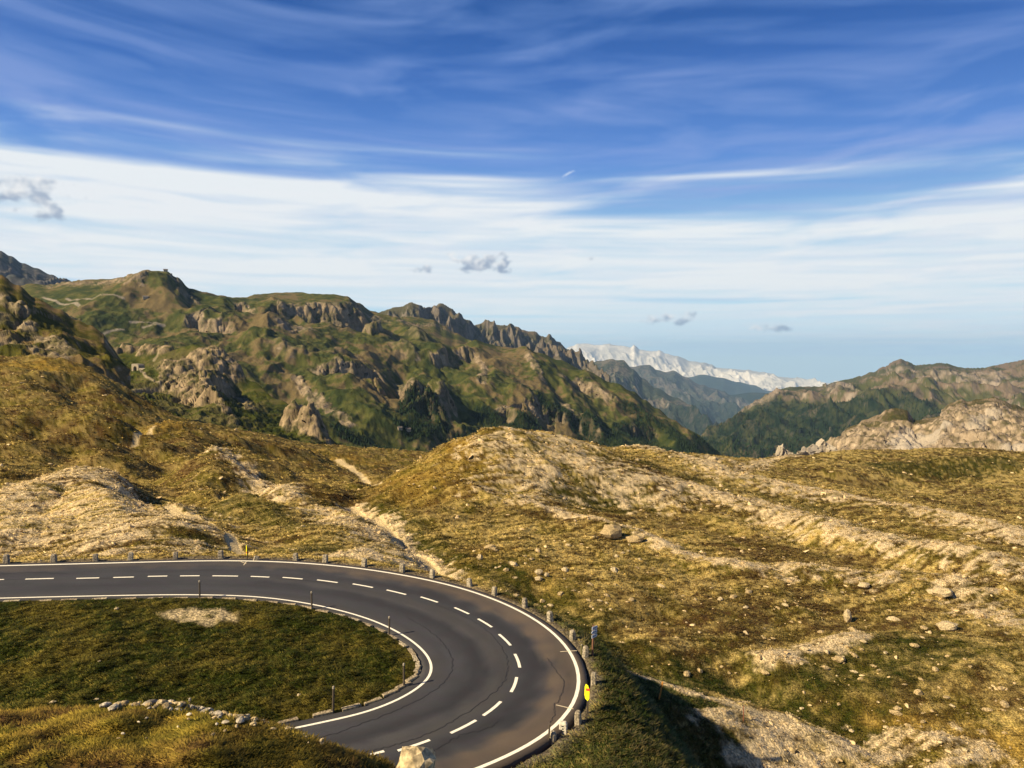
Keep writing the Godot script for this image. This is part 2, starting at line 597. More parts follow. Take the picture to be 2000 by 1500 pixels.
func measure_road() -> void:
	# distance from the edge of the roadway, first on a half-metre lattice
	var x0 := -100.0
	var z0 := 12.0
	var nx := 230
	var nz := 116
	var e := PackedFloat32Array()
	var side := PackedFloat32Array()
	e.resize(nx * nz)
	side.resize(nx * nz)
	for j in nz:
		for i in nx:
			var x := x0 + i * 0.5
			var z := z0 + j * 0.5
			var best := 1e9
			var k_ := 0
			for k in range(0, way.size(), 3):
				var w := way[k]
				var d := (w.x - x) * (w.x - x) + (w.z - z) * (w.z - z)
				if d < best:
					best = d
					k_ = k
			var off := (x - way[k_].x) * way_n[k_].x + (z - way[k_].z) * way_n[k_].y
			e[j * nx + i] = sqrt(best) - way[k_].y
			side[j * nx + i] = off
	g_edge.resize(GU * GV)
	g_edge.fill(99.0)
	g_in.resize(GU * GV)
	for j in GV:
		var z := zrow[j]
		var fj := (z - z0) * 2.0
		if fj < 0.0 or fj >= nz - 1: continue
		for i in GU:
			var x := lerpf(-U_MAX, U_MAX, float(i) / (GU - 1)) * z
			var fi := (x - x0) * 2.0
			if fi < 0.0 or fi >= nx - 1: continue
			var a := int(fj) * nx + int(fi)
			var tx := fi - int(fi)
			var tz := fj - int(fj)
			g_edge[j * GU + i] = lerpf(lerpf(e[a], e[a + 1], tx), lerpf(e[a + nx], e[a + nx + 1], tx), tz)
			g_in[j * GU + i] = 1 if lerpf(lerpf(side[a], side[a + 1], tx), lerpf(side[a + nx], side[a + nx + 1], tx), tz) < 0.0 else 0


func ribbon(offs: Array, k0: int, k1: int, up := 0.0, step := 1) -> ArrayMesh:
	# a sheet along the road through the given offsets (functions of the half width), as [sign, extra, lift]
	var st := SurfaceTool.new()
	st.begin(Mesh.PRIMITIVE_TRIANGLES)
	var n := 0
	var k := k0
	while k <= k1:
		for o in offs:
			var p := beside(k, o[0] * way[k].y + o[1], up + o[2])
			st.set_uv(Vector2(way_s[k], o[0] * way[k].y + o[1]))
			st.add_vertex(p)
		n += 1
		k += step
	var m := offs.size()
	for r in n - 1:
		for c in m - 1:
			var a := r * m + c
			for v in [a, a + 1, a + m, a + 1, a + m + 1, a + m]: st.add_index(v)
	st.generate_normals()
	return st.commit()


# ------------------------------------------------------------------ relief, cover and colour of the near ground
func masks() -> void:
	for m in [m_rock, m_path, m_green, m_dark, m_gold, m_up, m_cut]:
		m.resize(GU * GV)
	# swells and hollows: width and height in metres
	for q in [[[[20, 1000], [90, 965], [160, 950], [215, 985], [262, 1040], [295, 1075]], 8.0, 2.4], [[[0, 1060], [90, 1040], [170, 1060]], 6.0, 1.2], [[[0, 835], [120, 828], [200, 850]], 12.0, 4.5], [[[60, 900], [160, 893], [230, 908]], 10.0, 4.0], [[[330, 885], [400, 872], [450, 878]], 12.0, 4.0], [[[500, 880], [560, 890]], 11.0, 3.0], [[[100, 760], [180, 765], [240, 810]], 12.0, 4.5], [[[20, 740], [60, 780]], 12.0, 3.0], [[[350, 965], [400, 935], [450, 912], [500, 925]], 8.0, 3.2], [[[300, 845], [350, 850]], 10.0, 3.5], [[[500, 1005], [550, 985], [600, 975]], 7.0, 2.0], [[[620, 1050], [700, 1040]], 4.0, 0.9], [[[1030, 980], [1100, 1005], [1190, 1035], [1300, 1075], [1400, 1105], [1480, 1115]], 4.0, 0.9], [[[1240, 882], [1420, 930], [1620, 975], [1870, 1020], [2010, 1060]], 9.0, 1.2], [[[1300, 950], [1470, 990], [1680, 1055], [2010, 1130]], 8.0, 1.0], [[[1500, 1310], [1580, 1290], [1680, 1268], [1760, 1262]], 3.0, 1.1], [[[1560, 1120], [1690, 1135], [1850, 1145]], 4.0, 1.0], [[[1480, 1450], [1640, 1455], [1800, 1490]], 4.0, 0.6], [[[1130, 900], [1240, 945]], 10.0, 1.0], [[[940, 870], [1010, 900], [1070, 935]], 9.0, 1.0], [[[1640, 930], [1800, 910], [1950, 905]], 10.0, 2.0]]:
		stroke(m_up, q[0], q[1], q[2], 0.97, 0.0, 45.0)
	for q in [[[[255, 985], [290, 1018], [320, 1045]], 3.5, 1.8], [[[640, 890], [700, 920], [740, 935]], 3.0, 1.2], [[[690, 985], [770, 1030], [850, 1090], [915, 1137]], 3.0, 1.2], [[[250, 930], [330, 945], [340, 990]], 6.0, 3.0], [[[0, 868], [130, 862], [260, 875], [300, 880]], 8.0, 3.5], [[[270, 900], [330, 915]], 7.0, 3.0], [[[540, 912], [620, 920]], 7.0, 2.4], [[[230, 820], [280, 850]], 9.0, 3.0], [[[1260, 1275], [1450, 1335], [1680, 1425]], 4.0, 1.2], [[[1100, 960], [1240, 975], [1400, 1030]], 5.0, 1.2], [[[1480, 1020], [1650, 1080], [1850, 1120]], 4.0, 1.0], [[[1480, 935], [1740, 985], [2000, 1035]], 5.0, 1.4], [[[1060, 1150], [1180, 1215], [1300, 1200]], 3.0, 0.9], [[[420, 960], [500, 985], [560, 1005]], 3.0, 1.2]]:
		stroke(m_cut, q[0], q[1], q[2], 0.97, 0.0, 45.0)
	# pale slabs and bare stony bands
	stroke(m_rock, [[0, 1030], [70, 985], [140, 960], [200, 985], [250, 1030], [290, 1080]], 7.0, 0.52, 0.8, 1.2)
	stroke(m_rock, [[30, 1070], [130, 1020], [200, 1050], [250, 1085]], 5.0, 0.55, 0.8, 1.2)
	stroke(m_rock, [[60, 945], [150, 942]], 3.0, 0.8, 0.7, 0.9)
	stroke(m_rock, [[690, 1085], [720, 1080], [770, 1090]], 3.0, 0.95, 0.5, 0.5)
	stroke(m_rock, [[420, 915], [480, 935], [540, 975], [570, 992]], 2.6, 0.75, 0.7, 0.9)
	stroke(m_rock, [[690, 985], [740, 1010], [790, 1055], [850, 1090], [915, 1135]], 2.0, 0.9, 0.6, 0.7)
	stroke(m_rock, [[650, 1010], [720, 1040], [780, 1070]], 3.5, 0.6, 0.8, 1.1)
	stroke(m_rock, [[950, 842], [1000, 848], [1090, 862], [1180, 880]], 2.2, 0.8, 0.7, 0.9)
	stroke(m_rock, [[960, 880], [1000, 890], [1070, 930], [1000, 940]], 6.0, 0.6, 0.9, 1.3)
	stroke(m_rock, [[1130, 900], [1200, 930], [1240, 945]], 7.0, 0.65, 0.9, 1.3)
	stroke(m_rock, [[1030, 980], [1090, 1005], [1150, 1020], [1190, 1035], [1240, 1045], [1300, 1075], [1400, 1105], [1480, 1115]], 1.8, 0.95, 0.6, 0.8)
	stroke(m_rock, [[1480, 1110], [1560, 1120], [1650, 1115], [1690, 1135]], 3.0, 0.75, 0.8, 1.1)
	stroke(m_rock, [[1240, 882], [1320, 895], [1420, 930], [1500, 950], [1620, 975], [1750, 990], [1870, 1020], [2010, 1060]], 6.0, 0.95, 0.9, 1.3)
	stroke(m_rock, [[1300, 950], [1400, 975], [1470, 990], [1560, 1030], [1680, 1055], [1800, 1080], [1900, 1100], [2010, 1130]], 4.5, 0.9, 0.9, 1.4)
	stroke(m_rock, [[1440, 920], [1500, 898], [1560, 893]], 3.0, 0.7, 0.8, 0.9)
	stroke(m_rock, [[1390, 895], [1440, 900]], 4.0, 0.7, 0.8, 1.1)
	stroke(m_rock, [[1850, 1130], [1920, 1190], [2010, 1220]], 3.0, 0.6, 0.9, 1.2)
	stroke(m_rock, [[1500, 1310], [1580, 1290], [1680, 1270]], 1.2, 0.8, 0.8, 0.8, 30.0)
	stroke(m_rock, [[1190, 1285], [1250, 1310], [1330, 1345], [1440, 1390], [1540, 1420]], 1.0, 0.95, 0.6, 0.7, 48.0)
	stroke(m_rock, [[1420, 1420], [1460, 1432], [1500, 1440], [1640, 1450], [1760, 1480], [1900, 1490]], 2.4, 0.75, 0.9, 1.1, 45.0)
	stroke(m_rock, [[1450, 1490], [1560, 1490]], 2.2, 0.7, 0.9, 1.1, 45.0)
	stroke(m_rock, [[340, 1210], [375, 1208], [430, 1206], [450, 1212]], 0.75, 0.75, 0.6, 1.0)
	stroke(m_rock, [[370, 1220], [410, 1222]], 0.5, 0.75, 0.6, 1.0)
	# trodden paths
	stroke(m_path, [[330, 1010], [350, 1025], [400, 1042], [440, 1062], [483, 1088], [500, 1090]], 0.65, 1.0, 0.3, 0.2, 54.0)
	stroke(m_path, [[640, 890], [680, 905], [705, 922], [740, 932]], 1.1, 1.0, 0.3, 0.2, 100.0)
	stroke(m_path, [[690, 985], [740, 1010], [790, 1055], [850, 1090], [915, 1135]], 0.85, 1.0, 0.3, 0.4, 60.0)
	stroke(m_path, [[915, 1135], [960, 1154], [1015, 1176]], 0.8, 1.0, 0.3, 0.4, 57.0)
	stroke(m_path, [[1015, 1176], [1060, 1200], [1100, 1223]], 0.75, 1.0, 0.3, 0.4, 54.0)
	stroke(m_path, [[1100, 1223], [1150, 1258], [1200, 1290]], 0.7, 1.0, 0.3, 0.4, 50.0)
	stroke(m_path, [[1200, 1290], [1300, 1328], [1440, 1386], [1540, 1420]], 0.7, 1.0, 0.3, 0.4, 45.0)
	stroke(m_path, [[245, 880], [290, 850], [300, 845]], 0.7, 0.9, 0.3, 0.3, 100.0)
	# green hollows
	stroke(m_green, [[720, 990], [800, 1040], [870, 1085]], 4.0, 0.95, 0.9, 0.8)
	stroke(m_green, [[1100, 960], [1180, 968], [1230, 955]], 5.0, 0.9, 0.9, 0.9)
	stroke(m_green, [[1260, 1270], [1330, 1300], [1450, 1330], [1560, 1370], [1680, 1425]], 4.0, 1.0, 0.9, 1.0, 48.0)
	stroke(m_green, [[1640, 1340], [1740, 1290], [1850, 1270]], 5.0, 0.95, 0.9, 0.9, 48.0)
	stroke(m_green, [[1720, 920], [1850, 925], [1960, 910]], 9.0, 0.9, 0.9, 0.9)
	stroke(m_green, [[1230, 895], [1350, 930], [1480, 965], [1600, 1000]], 3.0, 0.6, 0.9, 0.8)
	stroke(m_green, [[980, 860], [1100, 880], [1180, 900]], 4.0, 0.5, 0.9, 0.8)
	stroke(m_green, [[330, 1040], [480, 1000], [600, 1040]], 4.0, 0.8, 0.9, 0.9)
	# brown heather
	stroke(m_dark, [[1280, 1010], [1400, 1040], [1530, 1070], [1650, 1090]], 8.0, 1.0, 0.9, 0.9)
	stroke(m_dark, [[1540, 930], [1700, 950], [1850, 985], [1980, 1000]], 10.0, 0.9, 0.9, 0.9)
	stroke(m_dark, [[830, 1000], [950, 1000], [1080, 1010]], 6.0, 0.75, 0.9, 0.9)
	stroke(m_dark, [[1200, 1180], [1330, 1210], [1420, 1190]], 5.0, 0.8, 0.9, 0.9, 50.0)
	stroke(m_dark, [[380, 885], [500, 895], [560, 885]], 8.0, 0.7, 0.9, 0.9)
	stroke(m_dark, [[80, 840], [170, 830]], 7.0, 0.7, 0.9, 0.9)
	stroke(m_dark, [[100, 900], [250, 910]], 7.0, 0.6, 0.9, 0.9)
	stroke(m_dark, [[1250, 1130], [1450, 1250], [1600, 1230], [1750, 1220]], 3.5, 0.7, 0.9, 1.2, 48.0)
	stroke(m_dark, [[1600, 1400], [1750, 1370], [1900, 1350], [2000, 1380]], 3.5, 0.7, 0.9, 1.2, 46.0)
	stroke(m_dark, [[600, 960], [700, 960]], 6.0, 0.6, 0.9, 0.9)
	stroke(m_dark, [[260, 960], [330, 990], [370, 1050]], 5.0, 0.8, 0.9, 0.9)
	stroke(m_green, [[380, 1080], [560, 1075], [640, 1070]], 3.0, 0.8, 0.9, 0.9)
	stroke(m_green, [[960, 1110], [1080, 1160], [1180, 1230]], 4.0, 0.95, 0.9, 0.9, 48.0)
	# golden dry grass
	stroke(m_gold, [[0, 720], [80, 715], [150, 730]], 18.0, 0.9, 0.9, 0.6)
	stroke(m_gold, [[300, 850], [420, 850], [600, 885], [700, 900]], 12.0, 0.7, 0.9, 0.8)
	stroke(m_gold, [[780, 930], [860, 890], [920, 860], [900, 920], [820, 950]], 8.0, 0.7, 0.9, 0.8)
	stroke(m_gold, [[900, 1090], [1000, 1110], [1080, 1140]], 6.0, 0.6, 0.9, 0.9)
	stroke(m_gold, [[1700, 1400], [1850, 1450], [2000, 1470]], 4.0, 0.7, 0.9, 0.9, 45.0)


func finish_ground() -> void:
	gpos.resize(GU * GV)
	var wide := ns("wide", 0.022, 3, 1)
	var mid := ns("mid", 0.11, 3, 1)
	var hum := ns("hum", 0.05, 3, 2)
	var fine := ns("fine", 0.55, 3, 1)
	var strata := ns("strata", 0.5, 3, 2)
	for j in GV:
		var z := zrow[j]
		var near := sstep(14.0, 24.0, z)
		for i in GU:
			var k := j * GU + i
			var x := lerpf(-U_MAX, U_MAX, float(i) / (GU - 1)) * z
			var h := gh[k] + m_up[k] - m_cut[k]
			var rock := m_rock[k]
			var rough := mid.get_noise_2d(x, z) * lerpf(0.12, 0.52, near) * 0.4 + fine.get_noise_2d(x, z) * (0.13 - 0.03 * rock)
			h += (wide.get_noise_2d(x, z) * 1.15 + (hum.get_noise_2d(x * 0.75 + z * 0.3, z - x * 0.3) - 0.3) * lerpf(1.3, 0.4, sstep(-15.0, 25.0, x)) * sstep(70.0, 110.0, z)) * near + mid.get_noise_2d(x, z) * lerpf(0.12, 0.52, near) * 0.6
			if rock > 0.05:
				# beds of rock that strike across the slope
				var bed := strata.get_noise_2d((x * 0.9 + z * 0.42) * 0.16, (z * 0.9 - x * 0.42) * 1.1)
				rough += rock * (bed * 0.24 + 0.08)
			var path := m_path[k]
			h += rough * (1.0 - 0.8 * path) - 0.12 * path
			var e := g_edge[k]
			if e < 30.0:
				var ry := road_y(x, z)
				if e < 0.45:
					h = ry - 0.28
				elif g_in[k]:
					# the meadow in the bend: level with the kerb, gently domed
					var rise := minf(e - 0.45, 6.0)
					var lawn := ry + 0.06 + 0.06 * rise - 0.004 * rise * rise + mid.get_noise_2d(x, z) * 0.35 * sstep(0.6, 4.0, e) + fine.get_noise_2d(x, z) * 0.16 * sstep(0.5, 1.2, e)
					h = lerpf(ry - 0.28, lawn, sstep(0.45, 0.7, e))
				else:
					var verge := ry - 0.03 - 0.04 * e + fine.get_noise_2d(x, z) * 0.07
					# the bank starts a little outside the guard stones and falls at an even angle
					var reach := 6.4 if z > 33.0 else 9.0
					var t := clampf((e - 1.35) / (reach - 1.35), 0.0, 1.0)
					h = lerpf(ry - 0.28, lerpf(verge, h, lerpf(t, t * t * (3.0 - 2.0 * t), 0.35)), sstep(0.45, 0.75, e))
			gh[k] = h
			gpos[k] = Vector3(x, h, -z)
	gnrm = strip_normals(gpos, GU, GV)


func colour_ground() -> PackedColorArray:
	var col := PackedColorArray()
	col.resize(GU * GV)
	var big := ns("big", 0.035, 3, 1)
	var patch := ns("patch", 0.16, 4, 1)
	var speck := ns("speck", 1.1, 3, 1)
	var strata := ns("strata", 0.5, 3, 2)
	var close := ns("close", 0.8, 4, 1)
	var streak := ns("streak", 0.7, 4, 1)
	var straw := Color(0.64, 0.47, 0.16)
	var brown := Color(0.095, 0.050, 0.020)
	var olive := Color(0.14, 0.115, 0.018)
	var green := Color(0.040, 0.052, 0.008)
	var gold := Color(0.42, 0.265, 0.04)
	var stone := Color(0.80, 0.62, 0.36)
	var dust := Color(0.74, 0.57, 0.31)
	var lawn_a := Color(0.030, 0.038, 0.007)
	var lawn_b := Color(0.105, 0.084, 0.016)
	for j in GV:
		var z := zrow[j]
		for i in GU:
			var k := j * GU + i
			var x := gpos[k].x
			var b := big.get_noise_2d(x, z)
			var p := patch.get_noise_2d(x, z)
			var s := speck.get_noise_2d(x, z)
			# grass lies in streaks along the slope
			var q := streak.get_noise_2d((x * 0.88 + z * 0.47) * 0.22, (z * 0.88 - x * 0.47) * 0.8)
			var c := olive.lerp(straw, clampf(0.42 + b * 0.6 + p * 0.5 + q * 1.3 + s * 1.0, 0.0, 1.0))
			c = c.lerp(brown, clampf(0.24 - b * 0.8 + p * 0.8 - q * 1.1 - s * 0.8, 0.0, 1.0) * 0.85)
			if z > 75.0:
				# the hills on this side carry more heather and less straw
				c = c.lerp(olive.lerp(brown, clampf(0.5 + p * 1.2, 0.0, 1.0)), 0.5 * sstep(75.0, 120.0, z) * (1.0 - sstep(-8.0, 4.0, x + z * 0.08)))
			var v := m_gold[k]
			if v > 0.0: c = c.lerp(gold, v * clampf(0.55 + p * 0.6 + s * 0.5 + q * 0.6, 0.0, 1.0))
			v = m_dark[k]
			if v > 0.0: c = c.lerp(brown.lerp(olive, clampf(0.2 + s * 0.6, 0.0, 1.0)), v * clampf(0.55 + p * 0.7 + q * 0.4, 0.0, 1.0))
			v = m_green[k]
			if v > 0.0: c = c.lerp(green, v * clampf(0.75 + p * 0.5 - s * 0.3, 0.0, 1.0))
			v = m_rock[k]
			if v > 0.0:
				# slabs with earth and turf in the joints between the beds
				var bed := strata.get_noise_2d((x * 0.9 + z * 0.42) * 0.16, (z * 0.9 - x * 0.42) * 1.1)
				c = c.lerp(stone * (0.88 + 0.2 * bed + 0.25 * s), clampf(v * 1.2 + s * 0.6 + p * 0.5 + bed * 1.5 + q * 0.6 - 0.5, 0.0, 0.97))
			v = m_path[k]
			if v > 0.0: c = c.lerp(dust, v)
			if z < 20.0:
				c = olive.lerp(green, clampf(0.4 + p * 1.2, 0.0, 1.0)).lerp(gold, clampf(0.3 + s * 1.2 + b * 0.4, 0.0, 1.0) * 0.7).lerp(brown, clampf(close.get_noise_2d(x, z) * 2.2 + 0.25, 0.0, 0.9))
			var e := g_edge[k]
			if e < 19.0:
				if g_in[k]:
					c = lawn_a.lerp(lawn_b, clampf(0.42 + p * 1.3 + s * 0.7 + b * 0.5, 0.0, 1.0)).lerp(stone, m_rock[k] * clampf(0.9 + s, 0.0, 1.0))
				elif (x > -1.0 and z < 56.0) or z < 40.0:
					var bank := (lawn_a * 1.7).lerp(brown * 1.3, clampf(0.3 + p + s * 0.5, 0.0, 1.0) * 0.6).lerp(straw, clampf(s * 1.3 - 0.25 + b * 0.4, 0.0, 1.0) * 0.7)
					c = c.lerp(bank, (1.0 - sstep(13.0, 16.0, e + p * 4.0)) * (1.0 - m_path[k]) * (1.0 - sstep(0.3, 0.8, m_rock[k])))
				if not g_in[k] and e < 1.6 and m_path[k] < 0.5:
					c = c.lerp(Color(0.20, 0.16, 0.11), (1.0 - sstep(0.9, 1.4, e + p * 0.5)) * 0.9)
			col[k] = Color(minf(c.r, 1.0), minf(c.g, 1.0), minf(c.b, 1.0))
	return col


# ------------------------------------------------------------------ mountains: lofted between ridge, mid-slope and foot lines
# each line is a list of [pixel x, pixel y, distance]; lines run from the foot (near) over the crest to the back
func on_line(line: Array, px: float) -> Vector3:
	var n := line.size()
	if px <= line[0][0]: return at(px, line[0][1], line[0][2])
	for k in n - 1:
		if px <= line[k + 1][0]:
			var w: float = line[k + 1][0] - line[k][0]
			var t: float = (px - line[k][0]) / w
			var o := [0.0, 0.0]
			for c in 2:
				# cubic with tangents that do not overshoot
				var m: float = (line[k + 1][c + 1] - line[k][c + 1]) / w
				var m0 := m
				var m1 := m
				if k > 0:
					var a: float = (line[k][c + 1] - line[k - 1][c + 1]) / (line[k][0] - line[k - 1][0])
					m0 = 2.0 * a * m / (a + m) if a * m > 0.0 else 0.0
				if k + 2 < n:
					var b: float = (line[k + 2][c + 1] - line[k + 1][c + 1]) / (line[k + 2][0] - line[k + 1][0])
					m1 = 2.0 * b * m / (b + m) if b * m > 0.0 else 0.0
				var t2 := t * t
				var t3 := t2 * t
				o[c] = line[k][c + 1] * (2.0 * t3 - 3.0 * t2 + 1.0) + m0 * w * (t3 - 2.0 * t2 + t) + line[k + 1][c + 1] * (3.0 * t2 - 2.0 * t3) + m1 * w * (t3 - t2)
			return at(px, o[0], o[1])
	return at(px, line[n - 1][1], line[n - 1][2])


class Relief:
	var nx: int
	var ny: int
	var x0: float
	var x1: float
	var pos: PackedVector3Array
	var tone: PackedFloat32Array      # -1 meadow .. 1 rock
	var wood: PackedFloat32Array
	var pale: PackedFloat32Array
	var crest_row: int


func bend(a: Vector3, b: Vector3) -> Vector3:
	var o := Vector3.ZERO
	for k in 3:
		if a[k] * b[k] > 0.0: o[k] = 2.0 * a[k] * b[k] / (a[k] + b[k])
	return o


func loft(lines: Array, x0: float, x1: float, nx: int, rows: Array, crest: int) -> Relief:
	var r := Relief.new()
	r.nx = nx
	r.x0 = x0
	r.x1 = x1
	r.ny = 1
	for n in rows: r.ny += n
	r.pos.resize(nx * r.ny)
	r.tone.resize(nx * r.ny)
	r.wood.resize(nx * r.ny)
	r.pale.resize(nx * r.ny)
	var nl := lines.size()
	for k in crest: r.crest_row += rows[k]
	for i in nx:
		var px := lerpf(x0, x1, float(i) / (nx - 1))
		var p := PackedVector3Array()
		for l in lines: p.append(on_line(l, px))
		var j := 0
		for s in nl - 1:
			var a := p[maxi(s - 1, 0)]
			var b := p[s]
			var c := p[s + 1]
			var d := p[mini(s + 2, nl - 1)]
			# tangents that never overshoot; the crest is a break of slope, not a dome
			var ta := bend(b - a, c - b) if s > 0 and s != crest else (c - b)
			var tb := bend(c - b, d - c) if s + 2 < nl and s + 1 != crest else (c - b)
			for q in rows[s]:
				var t: float = float(q) / rows[s]
				var t2 := t * t
				var t3 := t2 * t
				r.pos[j * nx + i] = b * (2.0 * t3 - 3.0 * t2 + 1.0) + ta * (t3 - 2.0 * t2 + t) + c * (3.0 * t2 - 2.0 * t3) + tb * (t3 - t2)
				j += 1
		r.pos[j * nx + i] = p[nl - 1]
	return r


func spot(r: Relief, px: float, py: float) -> Vector3:
	# the point of the relief that the pixel looks at
	var i := clampi(roundi((px - r.x0) / (r.x1 - r.x0) * (r.nx - 1)), 0, r.nx - 1)
	var d := dir_of(px, py)
	for j in r.ny:
		var p := r.pos[j * r.nx + i]
		if p.y >= EYE - d.y * p.z: return p
	return r.pos[r.crest_row * r.nx + i]


func rough(r: Relief, amp: float, wave: float, ridged: float, stretch := Vector2.ONE, keep_crest := 0.25, called := "") -> void:
	var a := ns("relief_a" + called, 1.0 / wave, 5, 1)
	var b := ns("relief_b" + called, 1.0 / wave, 5, 2)
	for j in r.ny:
		var env := maxf(keep_crest, sstep(0.0, 1.0, absf(j - r.crest_row) / (0.45 * r.crest_row)))
		if j > r.crest_row: env = maxf(0.0, keep_crest * (1.0 - 0.2 * (j - r.crest_row)))
		for i in r.nx:
			var k := j * r.nx + i
			var p := r.pos[k]
			var x := p.x * stretch.x
			var z := p.z * stretch.y
			p.y += amp * env * (a.get_noise_2d(x, z) * (1.0 - ridged) + (b.get_noise_2d(x, z) - 0.2) * ridged)
			r.pos[k] = p


func box_rows(r: Relief, px0: float, px1: float) -> Vector2i:
	return Vector2i(clampi(int((px0 - r.x0) / (r.x1 - r.x0) * (r.nx - 1)), 0, r.nx - 1), clampi(int((px1 - r.x0) / (r.x1 - r.x0) * (r.nx - 1)) + 1, 0, r.nx - 1))


func cliff(r: Relief, px: Array, high: float, face: float, back: float, warp := 0.0, wave := 60.0) -> void:
	# the ground behind a line steps up by high over face metres and falls back to the old ground over back metres
	var n1 := ns("cliff" + str(wave), 1.0 / wave, 4, 2)
	var n2 := ns("cliff_fine" + str(wave), 4.0 / wave, 3, 1)
	var n3 := ns("cliff_high" + str(wave), 0.5 / wave, 3, 1)
	var pts := []
	for p in px: pts.append(spot(r, p[0], p[1]))
	var z_lo := 1e12
	var z_hi := -1e12
	for pt in pts:
		z_lo = minf(z_lo, pt.z - absf(back) * 1.2 - face - 3.0 * warp)
		z_hi = maxf(z_hi, pt.z + absf(back) * 1.2 + face + 3.0 * warp)
	var length: float = 0.0
	for s in pts.size() - 1: length += pts[s].distance_to(pts[s + 1])
	var reach: float = absf(back) / absf(pts[0].z) * F + 10.0
	var xs := px.map(func(p): return float(p[0]))
	var span := box_rows(r, xs.min() - reach, xs.max() + reach)
	for j in r.ny:
		for i in range(span.x, span.y + 1):
			var k := j * r.nx + i
			var p := r.pos[k]
			if p.z < z_lo or p.z > z_hi: continue
			var best := 1e12
			var signed := 0.0
			var along := 0.0
			for s in pts.size() - 1:
				var a: Vector3 = pts[s]
				var b: Vector3 = pts[s + 1]
				var ab := Vector2(b.x - a.x, b.z - a.z)
				var ap := Vector2(p.x - a.x, p.z - a.z)
				var t: float = clampf(ap.dot(ab) / maxf(ab.length_squared(), 1e-6), 0.0, 1.0)
				var d := (ap - ab * t).length()
				if d < best:
					best = d
					signed = d * (1.0 if ab.x * ap.y - ab.y * ap.x < 0.0 else -1.0)
					along = (s + t) / (pts.size() - 1.0)
			if best > absf(back) * 1.2 + face + 3.0 * warp: continue
			# buttresses and gullies run down the face: the outline varies along the wall much faster than across it
			var m := along * length
			var w := signed + (n1.get_noise_2d(m * 0.6, signed * 0.4) * 1.1 + n2.get_noise_2d(m, signed * 0.7) * 0.5) * warp
			var ends := sstep(0.0, 0.16, along) * (1.0 - sstep(0.84, 1.0, along))
			var f := sstep(-face * 0.5, face * 0.5, w)
			f = lerpf(f, clampf(w / face + 0.5, 0.0, 1.0), 0.6)
			var lift := 0.45 * f * (1.0 - sstep(face * 0.5, back, w)) - 0.55 * (1.0 - f) * (1.0 - sstep(face * 0.5, back * 1.2, -w))
			p.y += high * lift * ends * clampf(0.75 + 0.8 * n3.get_noise_2d(m, signed * 0.5), 0.25, 1.3)
			r.pos[k] = p
			var on_face := (1.0 - clampf(absf(w) / (face * 0.75), 0.0, 1.0)) * ends
			r.tone[k] = maxf(r.tone[k], minf(1.0, on_face * 2.0))


func spur(r: Relief, px: Array, high: float, wide: float) -> void:
	# a sharp-backed rib running down the slope
	var pts := []
	for p in px: pts.append(spot(r, p[0], p[1]))
	var wob := ns("spur", 1.0 / 90.0, 3, 1)
	var z_lo := 1e12
	var z_hi := -1e12
	for pt in pts:
		z_lo = minf(z_lo, pt.z - wide * 1.5)
		z_hi = maxf(z_hi, pt.z + wide * 1.5)
	var xs := px.map(func(p): return float(p[0]))
	var reach: float = wide * 1.6 / absf(pts[-1].z) * F + 6.0
	var span := box_rows(r, xs.min() - reach, xs.max() + reach)
	for j in r.crest_row:
		for i in range(span.x, span.y + 1):
			var k := j * r.nx + i
			var p := r.pos[k]
			if p.z < z_lo or p.z > z_hi: continue
			var best := 1e12
			var along := 0.0
			for s in pts.size() - 1:
				var a: Vector3 = pts[s]
				var b: Vector3 = pts[s + 1]
				var ab := Vector2(b.x - a.x, b.z - a.z)
				var ap := Vector2(p.x - a.x, p.z - a.z)
				var t: float = clampf(ap.dot(ab) / maxf(ab.length_squared(), 1e-6), 0.0, 1.0)
				var d := (ap - ab * t).length()
				if d < best:
					best = d
					along = (s + t) / (pts.size() - 1.0)
			var f := 1.0 - (best + wob.get_noise_2d(p.x, p.z) * wide * 0.35) / wide
			if f <= 0.0: continue
			p.y += high * pow(minf(f, 1.0), 1.3) * sstep(0.0, 0.15, along) * (1.0 - 0.6 * along)
			r.pos[k] = p


func knob(r: Relief, px: float, py: float, rx: float, rz: float, high: float, sharp := 0.5, rock := 1.0, warp := 0.35, wave := 30.0) -> void:
	# a crag or hump standing on the slope, its foot at the pixel
	var n1 := ns("knob" + str(wave), 1.0 / wave, 5, 1)
	var c := spot(r, px, py) + Vector3(0, 0, -rz * 0.7)
	var reach := maxf(rx, rz) * 2.0 / absf(c.z) * F
	var span := box_rows(r, px - reach, px + reach)
	for j in r.ny:
		for i in range(span.x, span.y + 1):
			var k := j * r.nx + i
			var p := r.pos[k]
			var d := Vector2((p.x - c.x) / rx, (p.z - c.z) / rz).length()
			if d > 1.9: continue
			d += n1.get_noise_2d(p.x, p.z) * warp
			var f := 1.0 - sstep(1.0 - sharp, 1.0 + sharp * 0.6, d)
			p.y += high * f * (1.0 + n1.get_noise_2d(p.x * 2.0, p.z * 2.0) * 0.22)
			r.pos[k] = p
			if f > 0.02: r.tone[k] = maxf(r.tone[k], rock * minf(1.0, 2.5 * f))


